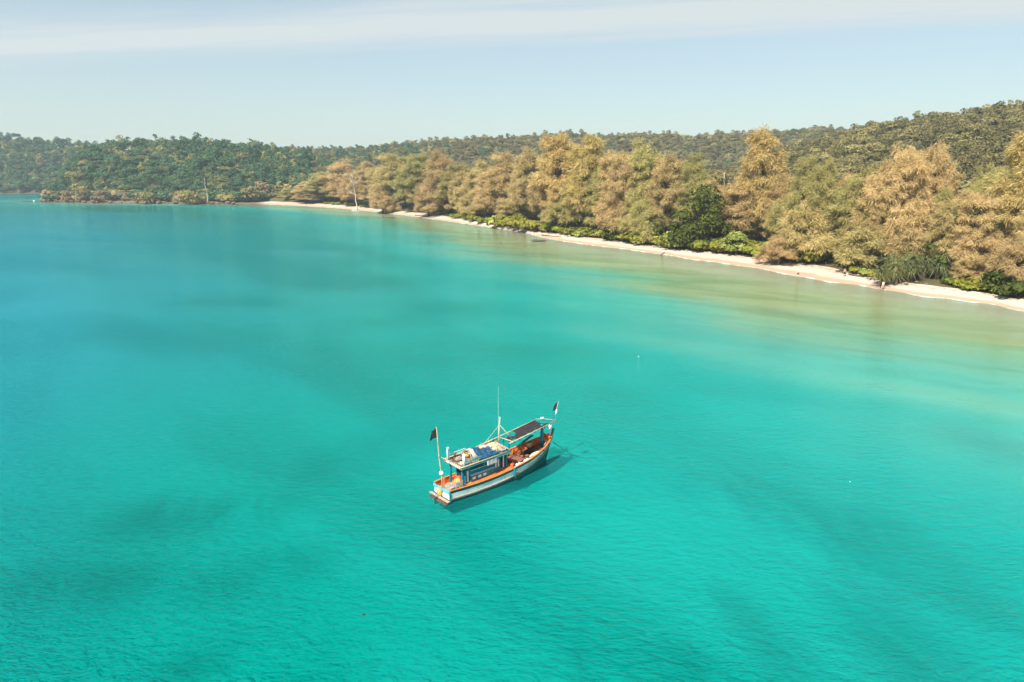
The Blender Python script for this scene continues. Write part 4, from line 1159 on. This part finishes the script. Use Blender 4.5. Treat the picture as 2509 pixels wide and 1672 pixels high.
B_LOC = (-4.78, 43.25, -0.02); B_RZ = R(41.5)
boat = empty('fishing_boat', B_LOC, B_RZ)
tag(boat, 'weathered wooden fishing boat with teal cabin and orange deck anchored in the bay', 'boat')
Bm = Matrix.Translation(Vector(B_LOC)) @ Matrix.Rotation(B_RZ, 4, 'Z')
ss = [0, .2, .35, .5, .7, .85, .95, 1]
f_sheer = lambda s: float(np.interp(s, ss, [.92, .90, .93, 1.03, 1.25, 1.54, 1.86, 2.08]))
f_bg = lambda s: float(np.interp(s, [0, .1, .25, .4, .55, .68, .78, .87, .93, .97, 1], [.95, 1.08, 1.2, 1.27, 1.28, 1.23, 1.1, .85, .58, .32, .04]))
f_bw = lambda s: float(np.interp(s, [0, .2, .45, .6, .72, .82, .9, .96, 1], [.84, 1.02, 1.14, 1.08, .9, .62, .34, .13, .02]))
def xs_(s, z): 
    x0 = -0.10 * max(z, 0); x1 = 9.95 + 0.32 * z
    return x0 + (x1 - x0) * s
def hb(s, z):
    sh = f_sheer(s)
    if z >= 0: return f_bw(s) + (f_bg(s) - f_bw(s)) * min(z / sh, 1.05) ** 0.75
    return f_bw(s) * math.sqrt(max(0, 1 - (z / -0.5) ** 2 * 0.98))
def hp(s, z, side, inset=0.0):
    return Vector((xs_(s, z), side * max(hb(s, z) - inset, 0.0), z))
S = [i / 36 for i in range(37)]
# hull skin with its paint bands
b = MB()
rowz = [lambda s: -.49, lambda s: -.3, lambda s: 0.0, lambda s: 0.12 + .0 * s, lambda s: f_sheer(s) - .58, lambda s: f_sheer(s) - .36, lambda s: f_sheer(s) - .19, lambda s: f_sheer(s)]
mi = [0, 0, 0, 0, 1, 1, 2]
for side in (-1, 1):
    for r_ in range(7):
        b.cur = mi[r_]
        G = [[hp(s, rowz[r_](s), side) for s in S], [hp(s, rowz[r_ + 1](s), side) for s in S]]
        b.grid(G if side < 0 else G[::-1])
hull = b.build('hull', [M['tealdark'], M['white'], M['green']], boat, True)
# transom
b = MB(); zs_ = [-.45, 0, .2, .34, .66, .92]
for k in range(5):
    b.cur = 0 if k < 2 else (1 if k < 4 else 2)
    b.grid([[hp(0, zs_[k], -1), hp(0, zs_[k], 1)], [hp(0, zs_[k + 1], -1), hp(0, zs_[k + 1], 1)]])
tro = b.build('transom', [M['darkwood'], M['whiteclean'], M['tealpale']], boat)
for y0, y1 in ((-.86, -.42), (-.38, -.16), (.30, .84)):
    b = MB(); b.box((-.075, (y0 + y1) / 2, .47), (.05, y1 - y0, .30)); b.build('panel', M['whiteclean'], tro)
b = MB(); b.box((-.115, 0, .79), (.05, 1.86, .22)); b.build('top_board', M['tealpale'], tro)
for sd_ in (-1, 1):
    b = MB(); b.box((-.03, sd_ * .91, .52), (.12, .10, .78)); b.build('corner_post', M['teal'], boat)
# rub rails, gunwales, inner bulwarks
for side in (-1, 1):
    b = MB()
    G = []
    for s in S:
        z = f_sheer(s) - .62; G.append([hp(s, z - .07, side) + Vector((0, side * .002, 0)), hp(s, z - .06, side) + Vector((0, side * .07, 0)), hp(s, z + .05, side) + Vector((0, side * .07, 0)), hp(s, z + .07, side) + Vector((0, side * .002, 0))])
    b.grid(G); b.build('rub_rail', M['oldwood'], boat)
    b = MB(); G = []
    for s in S:
        z = f_sheer(s)
        G.append([hp(s, z - .04, side) + Vector((0, side * .035, 0)), hp(s, z, side) + Vector((0, side * .035, .04)), hp(s, z, side, .08) + Vector((0, 0, .04)), hp(s, z, side, .08) + Vector((0, 0, -.02))])
    b.grid(G)
    b.m = [(1 if f_i % 3 == 0 else 0) for f_i in range(len(b.f))]; b.build('gunwale', [M['orange'], M['green']], boat)
    b = MB()
    b.grid([[hp(s, f_sheer(s) - .55 * k / 5, side, .045) for s in S] for k in range(6)])
    b.build('inner_bulwark', M['orange'], boat)
# decks
def deck(name, s0, s1, zf, mat, n=14, y0=None, y1=None):
    b = MB(); G = []
    for i in range(n + 1):
        s = s0 + (s1 - s0) * i / n; z = zf(s); w = max(hb(s, f_sheer(s)) - .06, .02)
        a, c = (-w if y0 is None else max(-w, y0)), (w if y1 is None else min(w, y1))
        G.append([Vector((xs_(s, f_sheer(s)), a + (c - a) * k / 4, z)) for k in range(5)])
    b.grid(G); return b.build(name, mat, boat)
deck('aft_deck', 0.0, .19, lambda s: .52, M['orange'])
deck('side_deck', .15, .55, lambda s: f_sheer(s) - .05, M['orange'], 14, None, -.50)
deck('side_deck', .15, .55, lambda s: f_sheer(s) - .05, M['orange'], 14, .50, None)
deck('fore_deck', .50, .95, lambda s: f_sheer(s) - .40, M['brown'])
deck('bow_deck', .925, .995, lambda s: f_sheer(s) - .10, M['orange'], 6)
for k in range(5):
    s = .57 + k * .075; z = f_sheer(s) - .40
    b = MB(); b.box((xs_(s, 1.2), 0, z + .012), (.05, 2 * (hb(s, 1.2) - .25), .03)); b.build('deck_batten', M['darkwood'], boat)
for side in (-1, 1):
    for k in range(9):
        s = .54 + k * .045; p = hp(s, f_sheer(s), side, .10)
        b = MB(); b.box((p.x, p.y - side * .02, p.z - .2), (.07, .07, .40)); b.build('bulwark_rib', M['orange'], boat)
b = MB(); b.box((6.9, 0.05, .86), (1.1, 1.0, .14)); b.build('hatch', M['brown'], boat, bevel=.02)
# a longitudinal plank along the starboard side of the well
b = MB(); b.bar((5.7, -.80, .78), (8.6, -.62, 1.16), .10, .05); b.build('well_plank', M['bamboo'], boat)

# cabin
def part(name, mat, c, size, rot=None, parent=None, bev=0.0, taper=1.0):
    b = MB(); b.box(c, size, rot, taper); return b.build(name, mat, parent or boat, bevel=bev)
cab = part('cabin', M['teal'], (3.40, 0, 1.55), (3.50, 1.16, 1.44))
part('bulkhead', M['teal'], (1.62, 0, 1.4), (.05, 1.14, 1.7), parent=cab)
part('doorway', M['dark'], (1.585, -.05, 1.35), (.03, .62, 1.5), parent=cab)
for sd_ in (-1, 1):
    bench = part('locker', M['teal'], (2.98, sd_ * 0.635, 1.12), (2.10, .12, .50))
    part('ledge', M['paleblue'], (2.98, sd_ * 0.670, 1.385), (2.14, .17, .035), parent=bench)
    for k, x in enumerate((2.22, 2.72, 3.18)):
        part('window', M['whiteclean'], (x, sd_ * 0.700, 1.12), (.27, .015, .17), parent=bench)
    part('window_strip', M['glass'], (2.55, sd_ * 0.585, 1.86), (1.15, .02, .26), parent=cab)
    part('window_sill', M['paleblue'], (2.75, sd_ * 0.600, 1.70), (1.5, .05, .04), parent=cab)
    part('board', M['whiteclean'], (4.30, sd_ * 0.595, 1.52), (.10, .025, .56), parent=cab)
    part('board', M['whiteclean'], (4.53, sd_ * 0.595, 1.55), (.10, .025, .56), parent=cab)
    wf = part('window_frame', M['paleblue'], (4.28, sd_ * 0.592, 2.02), (.34, .02, .24), parent=cab)
    part('pane', M['glass'], (4.26, sd_ * 0.607, 2.02), (.20, .02, .15), parent=wf)
    part('side_door', M['dark'], (4.86, sd_ * 0.590, 1.62), (.22, .02, 1.05), parent=cab)
    part('door_board', M['whiteclean'], (5.00, sd_ * 0.600, 1.58), (.09, .03, 1.0), parent=cab)
    part('post', M['teal'], (5.24, sd_ * 0.640, 1.70), (.12, .12, 1.36))
    part('stern_board', M['whiteclean'], (1.72, sd_ * 0.600, 1.35), (.14, .03, .82), parent=cab)
    part('post', M['teal'], (1.20, sd_ * 0.680, 1.42), (.12, .12, 1.80))
    part('post', M['tealdark'], (1.55, sd_ * .35, 1.40), (.08, .08, 1.80))
# roof: planks on beams, painted fascia
part('roof', M['darkwood'], (3.15, 0, 2.30), (4.46, 1.9, .04))
for k in range(7):
    y = -.84 + k * .28
    part('roof_plank', M['roofwood'], (3.15 + prng.uniform(-.04, .04), y, 2.337 + prng.uniform(-.004, .004)), (4.5, .262, .03))
for sd_ in (-1, 1):
    part('fascia', M['teal' if sd_ > 0 else 'tealpale'], (3.15, sd_ * .985, 2.28), (4.52, .04, .15))
    b = MB(); b.tube([(.85, sd_ * 1.0, 2.385), (3, sd_ * 1.01, 2.39), (5.5, sd_ * .99, 2.40)], .032, 7); b.build('edge_pole', M['bamboo'], boat, True)
part('stern_fascia', M['roofwood'], (.88, 0, 2.28), (.04, 1.93, .15))
part('stern_fascia_board', M['whiteclean'], (.85, -.1, 2.335), (.03, 1.6, .06))
b = MB(); b.tube([(.92, 1.35, 2.39), (.90, 0, 2.41), (.9, -.98, 2.40)], .03, 6); b.build('cross_pole', M['bamboo'], boat, True)
# stern roof posts and rails
for y, x, h in ((.74, 1.05, 1.0), (-.86, 1.22, .95)):
    b = MB(); b.tube([(x, y, 2.3), (x, y, 2.3 + h)], [.095, .085], 10); b.build('roof_post', M['paleblue'], boat, True)
for sd_ in (-1, 1):
    for z in (2.52, 2.68):
        b = MB(); b.bar((1.1, sd_ * .88, z), (2.7, sd_ * .9, z + .02), .03, .06); b.build('roof_rail', M['tealpale' if sd_ < 0 else 'paleblue'], boat)
    for x in (1.75, 2.5): part('rail_post', M['oldwood'], (x, sd_ * .89, 2.52), (.06, .06, .40))
part('rail_post', M['redorange'], (1.75, .83, 2.55), (.08, .05, .34))
# front roof rack over the cabin's fore end
for sd_ in (-1, 1):
    part('rack_rail', M['teal'], (4.55, sd_ * .90, 2.56), (1.5, .035, .12))
    part('rack_post', M['teal'], (5.28, sd_ * .88, 2.62), (.12, .12, .60))
    part('rack_board', M['paleblue'], (4.75, sd_ * .925, 2.60), (.45, .02, .06))
# mast and aerial
mast = MB().tube([(5.30, .22, 2.3), (5.30, .22, 3.3), (5.32, .2, 4.25)], [.045, .04, .03], 8).build('mast', M['bamboo'], boat, True)
MB().tube([(5.33, .17, 4.0), (5.34, .17, 4.65)], .035, 8).build('mast_cap', M['whiteclean'], mast, True)
MB().tube([(5.28, .25, 3.3), (5.28, .26, 5.2), (5.30, .27, 6.95)], [.012, .010, .006], 5).build('aerial', M['antenna'], mast)
MB().tube([(5.30, .2, 4.1), (5.95, -.62, 2.9)], .022, 6).build('stay', M['bamboo'], mast, True)
MB().tube([(5.30, .2, 4.0), (4.0, .75, 2.45)], .008, 5).build('stay', M['rope'], mast)

# canopy: poles and a torn black shade net
cano = MB().tube([(5.35, -.80, 2.86), (7.8, -.72, 3.08), (10.35, -.60, 3.34)], .032, 7).build('canopy', M['bamboo'], boat, True)
MB().tube([(4.2, .85, 2.62), (5.6, .60, 2.92), (7.6, .66, 3.10), (9.45, .68, 3.30)], .032, 7).build('pole', M['bamboo'], cano, True)
MB().tube([(9.45, .70, 3.31), (9.9, .15, 3.38), (10.40, -.64, 3.36)], .034, 7).build('pole', M['oldwood'], cano, True)
MB().tube([(5.6, .62, 2.9), (5.75, -.80, 2.92)], .03, 7).build('pole', M['bamboo'], cano, True)
rr = np.random.default_rng(77); b = MB(); nx, ny = 60, 22; G = []
for i in range(nx + 1):
    row = []
    for j in range(ny + 1):
        tx, ty = i / nx, j / ny
        a0 = Vector((5.55, -.74, 2.88)).lerp(Vector((9.95, -.62, 3.30)), tx); a1 = Vector((6.0, .60, 2.93)).lerp(Vector((9.25, .66, 3.27)), tx)
        p = a0.lerp(a1, ty); sag = math.sin(math.pi * ty) * (.13 + .05 * math.sin(tx * 9)) + .02 * math.sin(tx * 40 + ty * 9)
        row.append(p + Vector((0, 0, -sag)))
    G.append(row)
n0 = 0; V = [p for r_ in G for p in r_]; F = []
def torn(tx, ty):
    w = .10 * math.sin(tx * 21) + .06 * math.sin(tx * 47 + 1) 
    if ty > .84 + w * .5 and tx < .30: return True            # ragged far edge, torn near the cabin
    if tx < .06 + .05 * math.sin(ty * 17): return True
    if ty < .05 + .035 * math.sin(tx * 33) : return True
    if (tx - .24) ** 2 / .006 + (ty - .82) ** 2 / .03 < 1: return True
    if (tx - .80) ** 2 / .0016 + (ty - .10) ** 2 / .006 < 1: return True
    if (tx - .14) ** 2 / .002 + (ty - .25) ** 2 / .01 < 1: return True
    return rr.random() < .006
for i in range(nx):
    for j in range(ny):
        if not torn((i + .5) / nx, (j + .5) / ny): F.append((i * (ny + 1) + j, i * (ny + 1) + j + 1, (i + 1) * (ny + 1) + j + 1, (i + 1) * (ny + 1) + j))
b.add(V, F); b.build('shade_net', M['net'], cano)
for k in range(16):
    t_ = rr.random(); a0 = Vector((5.6, -.78, 2.88)).lerp(Vector((9.9, -.66, 3.28)), t_)
    b = MB(); w = rr.uniform(.05, .13)
    b.add([a0 + Vector((-w, 0, 0)), a0 + Vector((w, 0, 0.01)), a0 + Vector((rr.uniform(-.08, .08), -.02, -rr.uniform(.08, .22)))], [(0, 1, 2)]); b.build('rag', M['net' if k % 3 else 'cloth'], cano, solid=.004)
MB().ball((9.72, .25, 3.46), .13, 12, 8, (1.3, .9, .6)).build('lamp_float', M['float'], cano, True)
# bow post, samson post, stem head
MB().tube([(9.42, -.06, 1.25), (9.42, -.06, 3.12)], [.135, .13], 10).build('canopy_post', M['teal'], boat, True)
part('canopy_post', M['teal'], (6.0, .55, 1.9), (.07, .07, 2.0))
stem = MB().bar((10.42, 0, 1.5), (10.72, 0, 2.45), .16, .14).build('stem_head', M['teal'], boat)
MB().bar((10.36, .02, 1.9), (10.46, .02, 2.62), .10, .10).build('bitt', M['whiteclean'], boat)
MB().bar((10.05, .36, 1.7), (10.10, .40, 2.12), .12, .14).build('bitt', M['orange'], boat)
MB().bar((10.0, -.40, 1.98), (10.15, .45, 2.0), .10, .10).build('bow_beam', M['orange'], boat)
# stern fittings
for k, (z, x, w) in enumerate(((.20, -.26, 2.2), (.05, -.42, 1.95))):
    part('platform_plank', M['oldwood' if k == 0 else 'darkwood'], (x, .06 - k * .1, z), (.20, w, .06))
for y in (-.7, 0, .65): part('platform_bracket', M['darkwood'], (-.22, y, .10), (.34, .08, .09))
rud = MB()
G = [[(-.16 - .05 * math.cos(a), .16 + .19 * math.cos(a) * r_, .46 + .27 * math.sin(a) * r_) for a in [2 * math.pi * k / 16 for k in range(17)]] for r_ in (0.02, 1)]
rud.grid(G); rud.tube([(-.15, .17, .1), (-.2, .17, .75)], .07, 8)
rud.build('rudder_head', M['yellowwood'], boat, True, solid=.08)
part('rudder_blade', M['darkwood'], (-.40, .16, -.02), (.40, .06, .50))
part('quarter_post', M['orange'], (.62, .62, .88), (.14, .12, .66))
part('quarter_beam', M['orange'], (.62, .15, .72), (.08, 1.2, .07))
bx_ = part('stern_box', M['oldwood'], (.42, -.42, .86), (.70, .85, .30))
for k in range(4): part('slat', M['oldwood'], (.42, -.74 + k * .215, 1.03), (.74, .19, .025), parent=bx_)
part('stern_rail', M['oldwood'], (.45, -.93, 1.12), (.05, .05, .55)); part('stern_rail', M['oldwood'], (.98, -.98, 1.15), (.05, .05, .6)); part('stern_rail_board', M['cloth'], (.72, -.97, 1.22), (.55, .025, .34))
# flags
fp = MB().tube([(-.12, -.12, .55), (-.10, -.08, 1.6), (-.22, .02, 3.2), (-.29, .02, 4.3), (-.34, .08, 5.38)], [.04, .04, .045, .035, .018], 8).build('flagpole', M['bamboo'], boat, True)
for z, x, y in ((3.2, -.22, .02), (2.4, -.155, -.03), (4.25, -.287, .02)): MB().tube([(x, y, z - .05), (x, y, z + .05)], .055, 8).build('pole_joint', M['oldwood'], fp, True)
MB().ball((-.12, -.055, 1.98), .155, 16, 12).build('float_ball', M['float'], fp, True)
def flag(top, bot, wind, L, mat, parent, seed=1):
    b = MB(); G = []; t0, t1 = Vector(top), Vector(bot); w = Vector(wind).normalized(); sd_ = w.cross(Vector((0, 0, 1))).normalized()
    for i in range(13):
        u = i / 12; row = []
        for j in range(9):
            v = j / 8; p = t0.lerp(t1, v)
            ll = L * (0.62 + 0.38 * v) * u * (1 + .05 * math.sin(v * 17 + seed))
            row.append(p + w * ll + Vector((0, 0, -.34 * u * u * L - .08 * u)) + sd_ * .10 * math.sin(u * 7 + v * 2.5 + seed) * u)
        G.append(row)
    b.grid(G); return b.build('flag', mat, parent, True, solid=.008)
inv = Matrix.Rotation(-B_RZ, 4, 'Z')
fl = flag((-.33, .07, 5.28), (-.305, .04, 4.62), inv @ Vector((-.95, -.15, 0)), .52, M['flagcloth'], fp)
bp = MB().tube([(10.33, -.58, 3.3), (10.36, -.62, 4.1), (10.48, -.74, 4.95)], [.012, .02, .012], 6).build('bow_flagpole', M['antenna'], boat, True)
MB().tube([(10.345, -.61, 3.82), (10.39, -.65, 4.25)], .05, 8).build('pole_grip', M['whiteclean'], bp, True)
flag((10.47, -.73, 4.9), (10.38, -.64, 4.2), inv @ Vector((-.6, .8, 0)), .42, M['net'], bp, 3)
# fender post and rope at the waist
part('fender_post', M['teal'], (5.45, -1.34, .82), (.12, .14, .62))
MB().tube([(5.45, -1.44, .95), (5.5, -1.45, .55), (5.44, -1.42, .3)], .035, 6).build('fender_rope', M['darkwood'], boat, True)
for s in (.86, .93): 
    p = hp(s, f_sheer(s) - .3, -1); MB().bar(p + Vector((0, -.03, .15)), p + Vector((.02, -.03, -.2)), .06, .05).build('hull_batten', M['oldwood'], boat)

# ---- gear lying on the boat: things of their own
def onboat(o, label, cat, group=None):
    o.matrix_world = Bm; return tag(o, label, cat, group)
def heap(name, c, size, mat, seed, strands=26, mat2=None, r=.018, bump=.25):
    """a heap of net or rope: a lumpy mound with loops of line over it"""
    q = random.Random(seed); root = empty(name)
    b = MB(); G = []
    for i in range(11):
        row = []
        th = math.pi / 2 * i / 10
        for j in range(21):
            a = 2 * math.pi * j / 20
            k = 1 + bump * math.sin(3 * a + seed + i) * math.sin(i * 1.7) + bump * .6 * math.sin(7 * a + seed * 2)
            rr_ = math.sin(th + .02) * (k if i > 1 else 1)
            row.append((c[0] + size[0] * rr_ * math.cos(a), c[1] + size[1] * rr_ * math.sin(a), c[2] + size[2] * math.cos(th) * (1 + .2 * math.sin(2 * a + seed) * math.sin(th))))
        row[-1] = row[0]; G.append(row)
    b.grid(G[::-1]); b.build('mound', mat, root, True)
    for k in range(strands):
        a0 = q.random() * 6.28; rr_ = q.uniform(.15, .85); cx_, cy_ = c[0] + size[0] * q.uniform(-.6, .6), c[1] + size[1] * q.uniform(-.6, .6)
        pts = []
        for i in range(9):
            a = a0 + i * .7; x = cx_ + size[0] * rr_ * .55 * math.cos(a); y = cy_ + size[1] * rr_ * .6 * math.sin(a)
            d = min(1, ((x - c[0]) / size[0]) ** 2 + ((y - c[1]) / size[1]) ** 2)
            pts.append((x, y, c[2] + size[2] * math.sqrt(1 - d * .98) + q.uniform(.0, .08)))
        b = MB(); b.tube(pts, r, 5); b.build('strand', mat2 or mat, root, True)
    return root
onboat(heap('rope_pile', (8.35, -.60, 1.12), (.62, .24, .10), M['rope'], 5, 30, None, .022), 'tangled pile of pale rope along the starboard bow', 'rope')
onboat(heap('net_heap', (4.55, -.05, 2.36), (.75, .70, .42), M['netpale'], 8, 24, M['rope'], .016), 'heap of pale fishing net on the cabin roof by the mast', 'net')
onboat(heap('net_heap', (3.95, .35, 2.36), (.60, .45, .34), M['paletarp'], 12, 10, M['rope'], .016), 'grey bundled net on the cabin roof behind the blue tarp', 'net')
onboat(heap('dark_net_heap', (8.45, .30, .98), (.50, .42, .18), M['dark'], 15, 8, M['darkwood'], .02), 'dark heap of net on the shaded foredeck', 'net')
onboat(heap('net_scrap', (1.55, .25, 2.35), (.35, .35, .14), M['darkwood'], 18, 10, M['netpale'], .016), 'small dark net scrap on the stern end of the cabin roof', 'net')
onboat(heap('rope_bundle', (1.18, -.22, 1.02), (.30, .26, .34), M['wicker'], 19, 16, M['redorange'], .022), 'orange and tan rope bundle on the stern deck by the cabin', 'rope')
# bamboo sticks in the roof heap
for k in range(6):
    q = random.Random(k + 50); a = Vector((q.uniform(3.6, 5.1), q.uniform(-.5, .5), 2.62 + .1 * q.random())); d = Vector((q.uniform(-1, 1), q.uniform(-.7, .7), q.uniform(-.05, .25))).normalized() * q.uniform(.4, .8)
    onboat(MB().tube([a - d, a + d], .022, 6).build('bamboo_stick', M['bamboo'], None, True), 'thin bamboo stick stuck in the net heap on the cabin roof', 'stick', 'bamboo sticks in the net heap on the cabin roof')
for k, (a, c_) in enumerate((((1.4, .62, 2.42), (5.5, .72, 2.70)), ((2.2, .74, 2.44), (6.2, .80, 2.86)), ((3.0, .52, 2.50), (5.4, .30, 2.84)))):
    onboat(MB().tube([a, [(a[i] + c_[i]) / 2 + .02 for i in range(3)], c_], .028, 6).build('bamboo_pole', M['bamboo' if k else 'oldwood'], None, True), ('long grey pole lying along the far side of the cabin roof', 'long bamboo pole lying along the far edge of the cabin roof', 'bamboo pole propped on the net heap by the mast')[k], 'pole')
onboat(heap('rope_coil', (1.35, -.45, 2.35), (.26, .24, .07), M['darkwood'], 23, 12, M['rope'], .016), 'small rope coil by the near white post on the cabin roof', 'rope')
onboat(heap('net_bundle', (5.0, -.42, 2.36), (.36, .34, .26), M['netpale'], 27, 12, M['oldwood'], .018), 'brown net bundle at the front corner of the cabin roof', 'net')
# hooped shelter with baskets
hs = empty('hoop_shelter'); hc = (2.15, .02, 2.36); HR = .58
for k in range(4):
    x = hc[0] + k * .22
    MB().tube([(x, hc[1] + HR * math.cos(a), hc[2] + HR * 1.05 * math.sin(a) + .02) for a in [math.pi * j / 16 for j in range(17)]], .028, 6).build('hoop', M['bamboo'] if k else M['netpale'], hs, True)
b = MB(); b.grid([[(hc[0] + .10 + .60 * i / 10, hc[1] + (HR + .02) * math.cos(a), hc[2] + (HR + .03) * 1.05 * math.sin(a) + .015 * math.sin(i * 2.1 + j)) for j, a in enumerate([math.pi * (.08 + .84 * q / 16) for q in range(17)])] for i in range(11)])
b.build('cover', M['paletarp'], hs, True, solid=.01)
b = MB(); b.grid([[(hc[0] + .70, hc[1] + HR * r_ * math.cos(a), hc[2] + HR * 1.05 * r_ * math.sin(a)) for a in [math.pi * j / 16 for j in range(17)]] for r_ in (0.01, 1)]); b.build('back', M['dark'], hs, solid=.01)
onboat(hs, 'arched shelter of hoops and pale canvas on the cabin roof', 'shelter')
def basket(c, r, h, label, tilt=0.0):
    o = empty('wicker_basket')
    MB().lathe((0, 0, 0), [(.02, .0), (r * .62, .0), (r * .85, h * .5), (r, h), (r * .93, h), (r * .78, h * .5), (r * .5, .03), (.02, .03)], 16).build('body', M['wicker'], o, True)
    MB().tube([(r * math.cos(a), r * math.sin(a), h) for a in [2 * math.pi * j / 16 for j in range(17)]], .018, 5).build('rim', M['bamboo'], o, True)
    o.matrix_world = Bm @ Matrix.Translation(Vector(c)) @ Matrix.Rotation(tilt, 4, 'X'); return tag(o, label, 'basket')
basket((2.36, .22, 2.38), .28, .30, 'yellow wicker basket under the arched shelter on the roof')
basket((2.42, -.24, 2.42), .20, .26, 'smaller orange wicker basket leaning under the arched shelter', .5)
basket((8.75, .62, 1.20), .30, .36, 'brown wicker basket on the foredeck against the far bulwark', -.3)
# blue tarp draped over the roof gear
b = MB(); G = []
for i in range(25):
    tx = i / 24; row = []
    for j in range(17):
        ty = j / 16; x = 2.52 + 1.85 * tx + .04 * math.sin(ty * 9)
        top = .60 * (1 - .70 * tx ** 1.3) + .12 * math.sin(tx * 9) * .6
        y = .10 - .98 * ty - .06 * math.sin(tx * 12 + ty * 3) * ty; z = 2.40 + max(top * (1 - ty ** 2.6), 0.012) + .045 * math.sin(tx * 23 + ty * 6) * (1 - ty * .6)
        row.append((x, y, z))
    G.append(row)
b.grid(G); onboat(b.build('blue_tarp', M['tarp'], None, True, solid=.012), 'crumpled blue tarp draped over gear on the cabin roof', 'tarp')
b = MB(); b.grid([[(3.15 + .95 * i / 8, -.99 - .02 * math.sin(i * 2) - .01 * j, 2.20 - .34 * j / 6) for j in range(7)] for i in range(9)]); onboat(b.build('grey_cloth', M['cloth'], None, True, solid=.01), 'grey cloth hung from the cabin eaves over the side window', 'cloth')
# deck gear
def jerry(c, rz, label):
    o = empty('jerry_can')
    MB().box((0, 0, .2), (.30, .22, .40)).build('body', M['redorange'], o, bevel=.04)
    MB().tube([(-.1, 0, .40), (-.06, 0, .47), (.06, 0, .47), (.1, 0, .40)], .02, 6).build('handle', M['redorange'], o, True)
    MB().tube([(.1, .06, .39), (.1, .06, .45)], .035, 8).build('cap', M['dark'], o, True)
    o.matrix_world = Bm @ Matrix.Translation(Vector(c)) @ Matrix.Rotation(rz, 4, 'Z'); return tag(o, label, 'jerry can')
jerry((5.52, -1.02, .93), .4, 'orange jerry can on the side deck beside the cabin corner')
for k, (x, y, r_) in enumerate([(6.15, -.84, .11), (6.42, -.80, .09), (6.95, -.84, .10), (7.22, -.80, .09)]):
    s = x / 10.4; o = MB().ball((x, y, f_sheer(s) - .40 + r_ + .16), r_, 10, 8, (1.25, 1, 1)).build('net_float', M['float'], None, True)
    onboat(o, 'small white net float in the starboard scuppers of the foredeck', 'float', 'small white net floats on the foredeck')
onboat(MB().tube([(6.35, -.95, .98), (6.55, -.85, 1.05), (6.75, -.93, 1.02), (6.9, -.97, 1.08)], .03, 6).build('hose', M['float'], None, True), 'short white hose lying between the floats on the foredeck', 'hose')
onboat(MB().bar((7.7, .92, 1.42), (9.15, .80, 2.02), .16, .10).build('oar', M['tealdark'], None), 'dark teal oar leaning along the far bulwark under the canopy', 'oar')
onboat(MB().bar((7.9, .98, 1.40), (9.35, .84, 1.98), .08, .07).build('oar', M['darkwood'], None), 'dark wooden oar beside the teal oar under the canopy', 'oar')
onboat(MB().tube([(5.6, -1.18, 1.10), (5.85, -1.20, 1.12), (6.1, -1.27, 1.14)], .035, 6).build('rope_end', M['rope'], None, True), 'pale rope end lying over the gunwale beside the jerry can', 'rope')
onboat(MB().tube([(9.35, -.30, 1.36), (9.75, -.26, 1.75)], .035, 6).build('paddle_stick', M['netpale'], None, True), 'pale stick leaning at the foot of the canopy post', 'stick')
for k, (x, z, r_, m_, l) in enumerate([(10.30, 2.72, .12, 'float', 'upper white float hung on the bow post'), (10.33, 2.48, .11, 'float', 'lower white float hung on the bow post'), (10.42, 2.80, .11, 'tealpale', 'pale teal float hung at the top of the bow post')]):
    onboat(MB().ball((x, -.06 + .03 * k, z), r_, 12, 8, (1, 1, 1.15)).build('buoy_float', M[m_], None, True), l, 'float')
b = MB(); pts = []
for i in range(13):
    t_ = i / 12; pts.append((10.62 + 2.6 * t_, -.02 - 2.3 * t_, 1.35 - 1.40 * math.sin(min(t_ * 1.25, 1) * math.pi / 2)))
onboat(b.tube(pts, .025, 6).build('anchor_rope', M['darkrope'], None, True), 'dark anchor rope running from the bow into the water', 'rope')

# ------------------------------------------------------------------ small things afloat
p = to_world(836, 1414.5, 0)
o = MB().tube([(p[0] - .09, p[1], .0), (p[0], p[1] + .03, .06), (p[0] + .09, p[1], .0)], [.03, .04, .025], 7).build('driftwood', M['dark'], None, True)
tag(o, 'small dark bent scrap floating alone in open water near the camera', 'driftwood')
for px, py, r_, l in [(1467, 820, .06, 'tiny white buoy floating between boat and beach'), (1953, 1108.5, .03, 'tiny white buoy floating on the open water right of the boat'), (78, 462, .5, 'white buoy floating off the tip of the headland')]:
    p = to_world(px, py, 0); o = MB().ball((p[0], p[1], .04), r_, 12, 8, (1.3, 1, .8)).build('buoy', M['float'], None, True); tag(o, l, 'buoy')

# ------------------------------------------------------------------ air
hz = NT('haze')
pv = hz.n('ShaderNodeVolumePrincipled')
pv.inputs['Color'].default_value = (0.70, 0.90, 1.0, 1); pv.inputs['Density'].default_value = 0.00023; pv.inputs['Anisotropy'].default_value = 0.2
hz.plug(pv.outputs[0], hz.out.inputs['Volume'])
b = MB(); b.box((0, 2000, 48), (11000, 8600, 108)); ho = b.build('haze', hz.m)
tag(ho, 'thin pale sea haze over the whole bay', 'haze', kind='stuff')
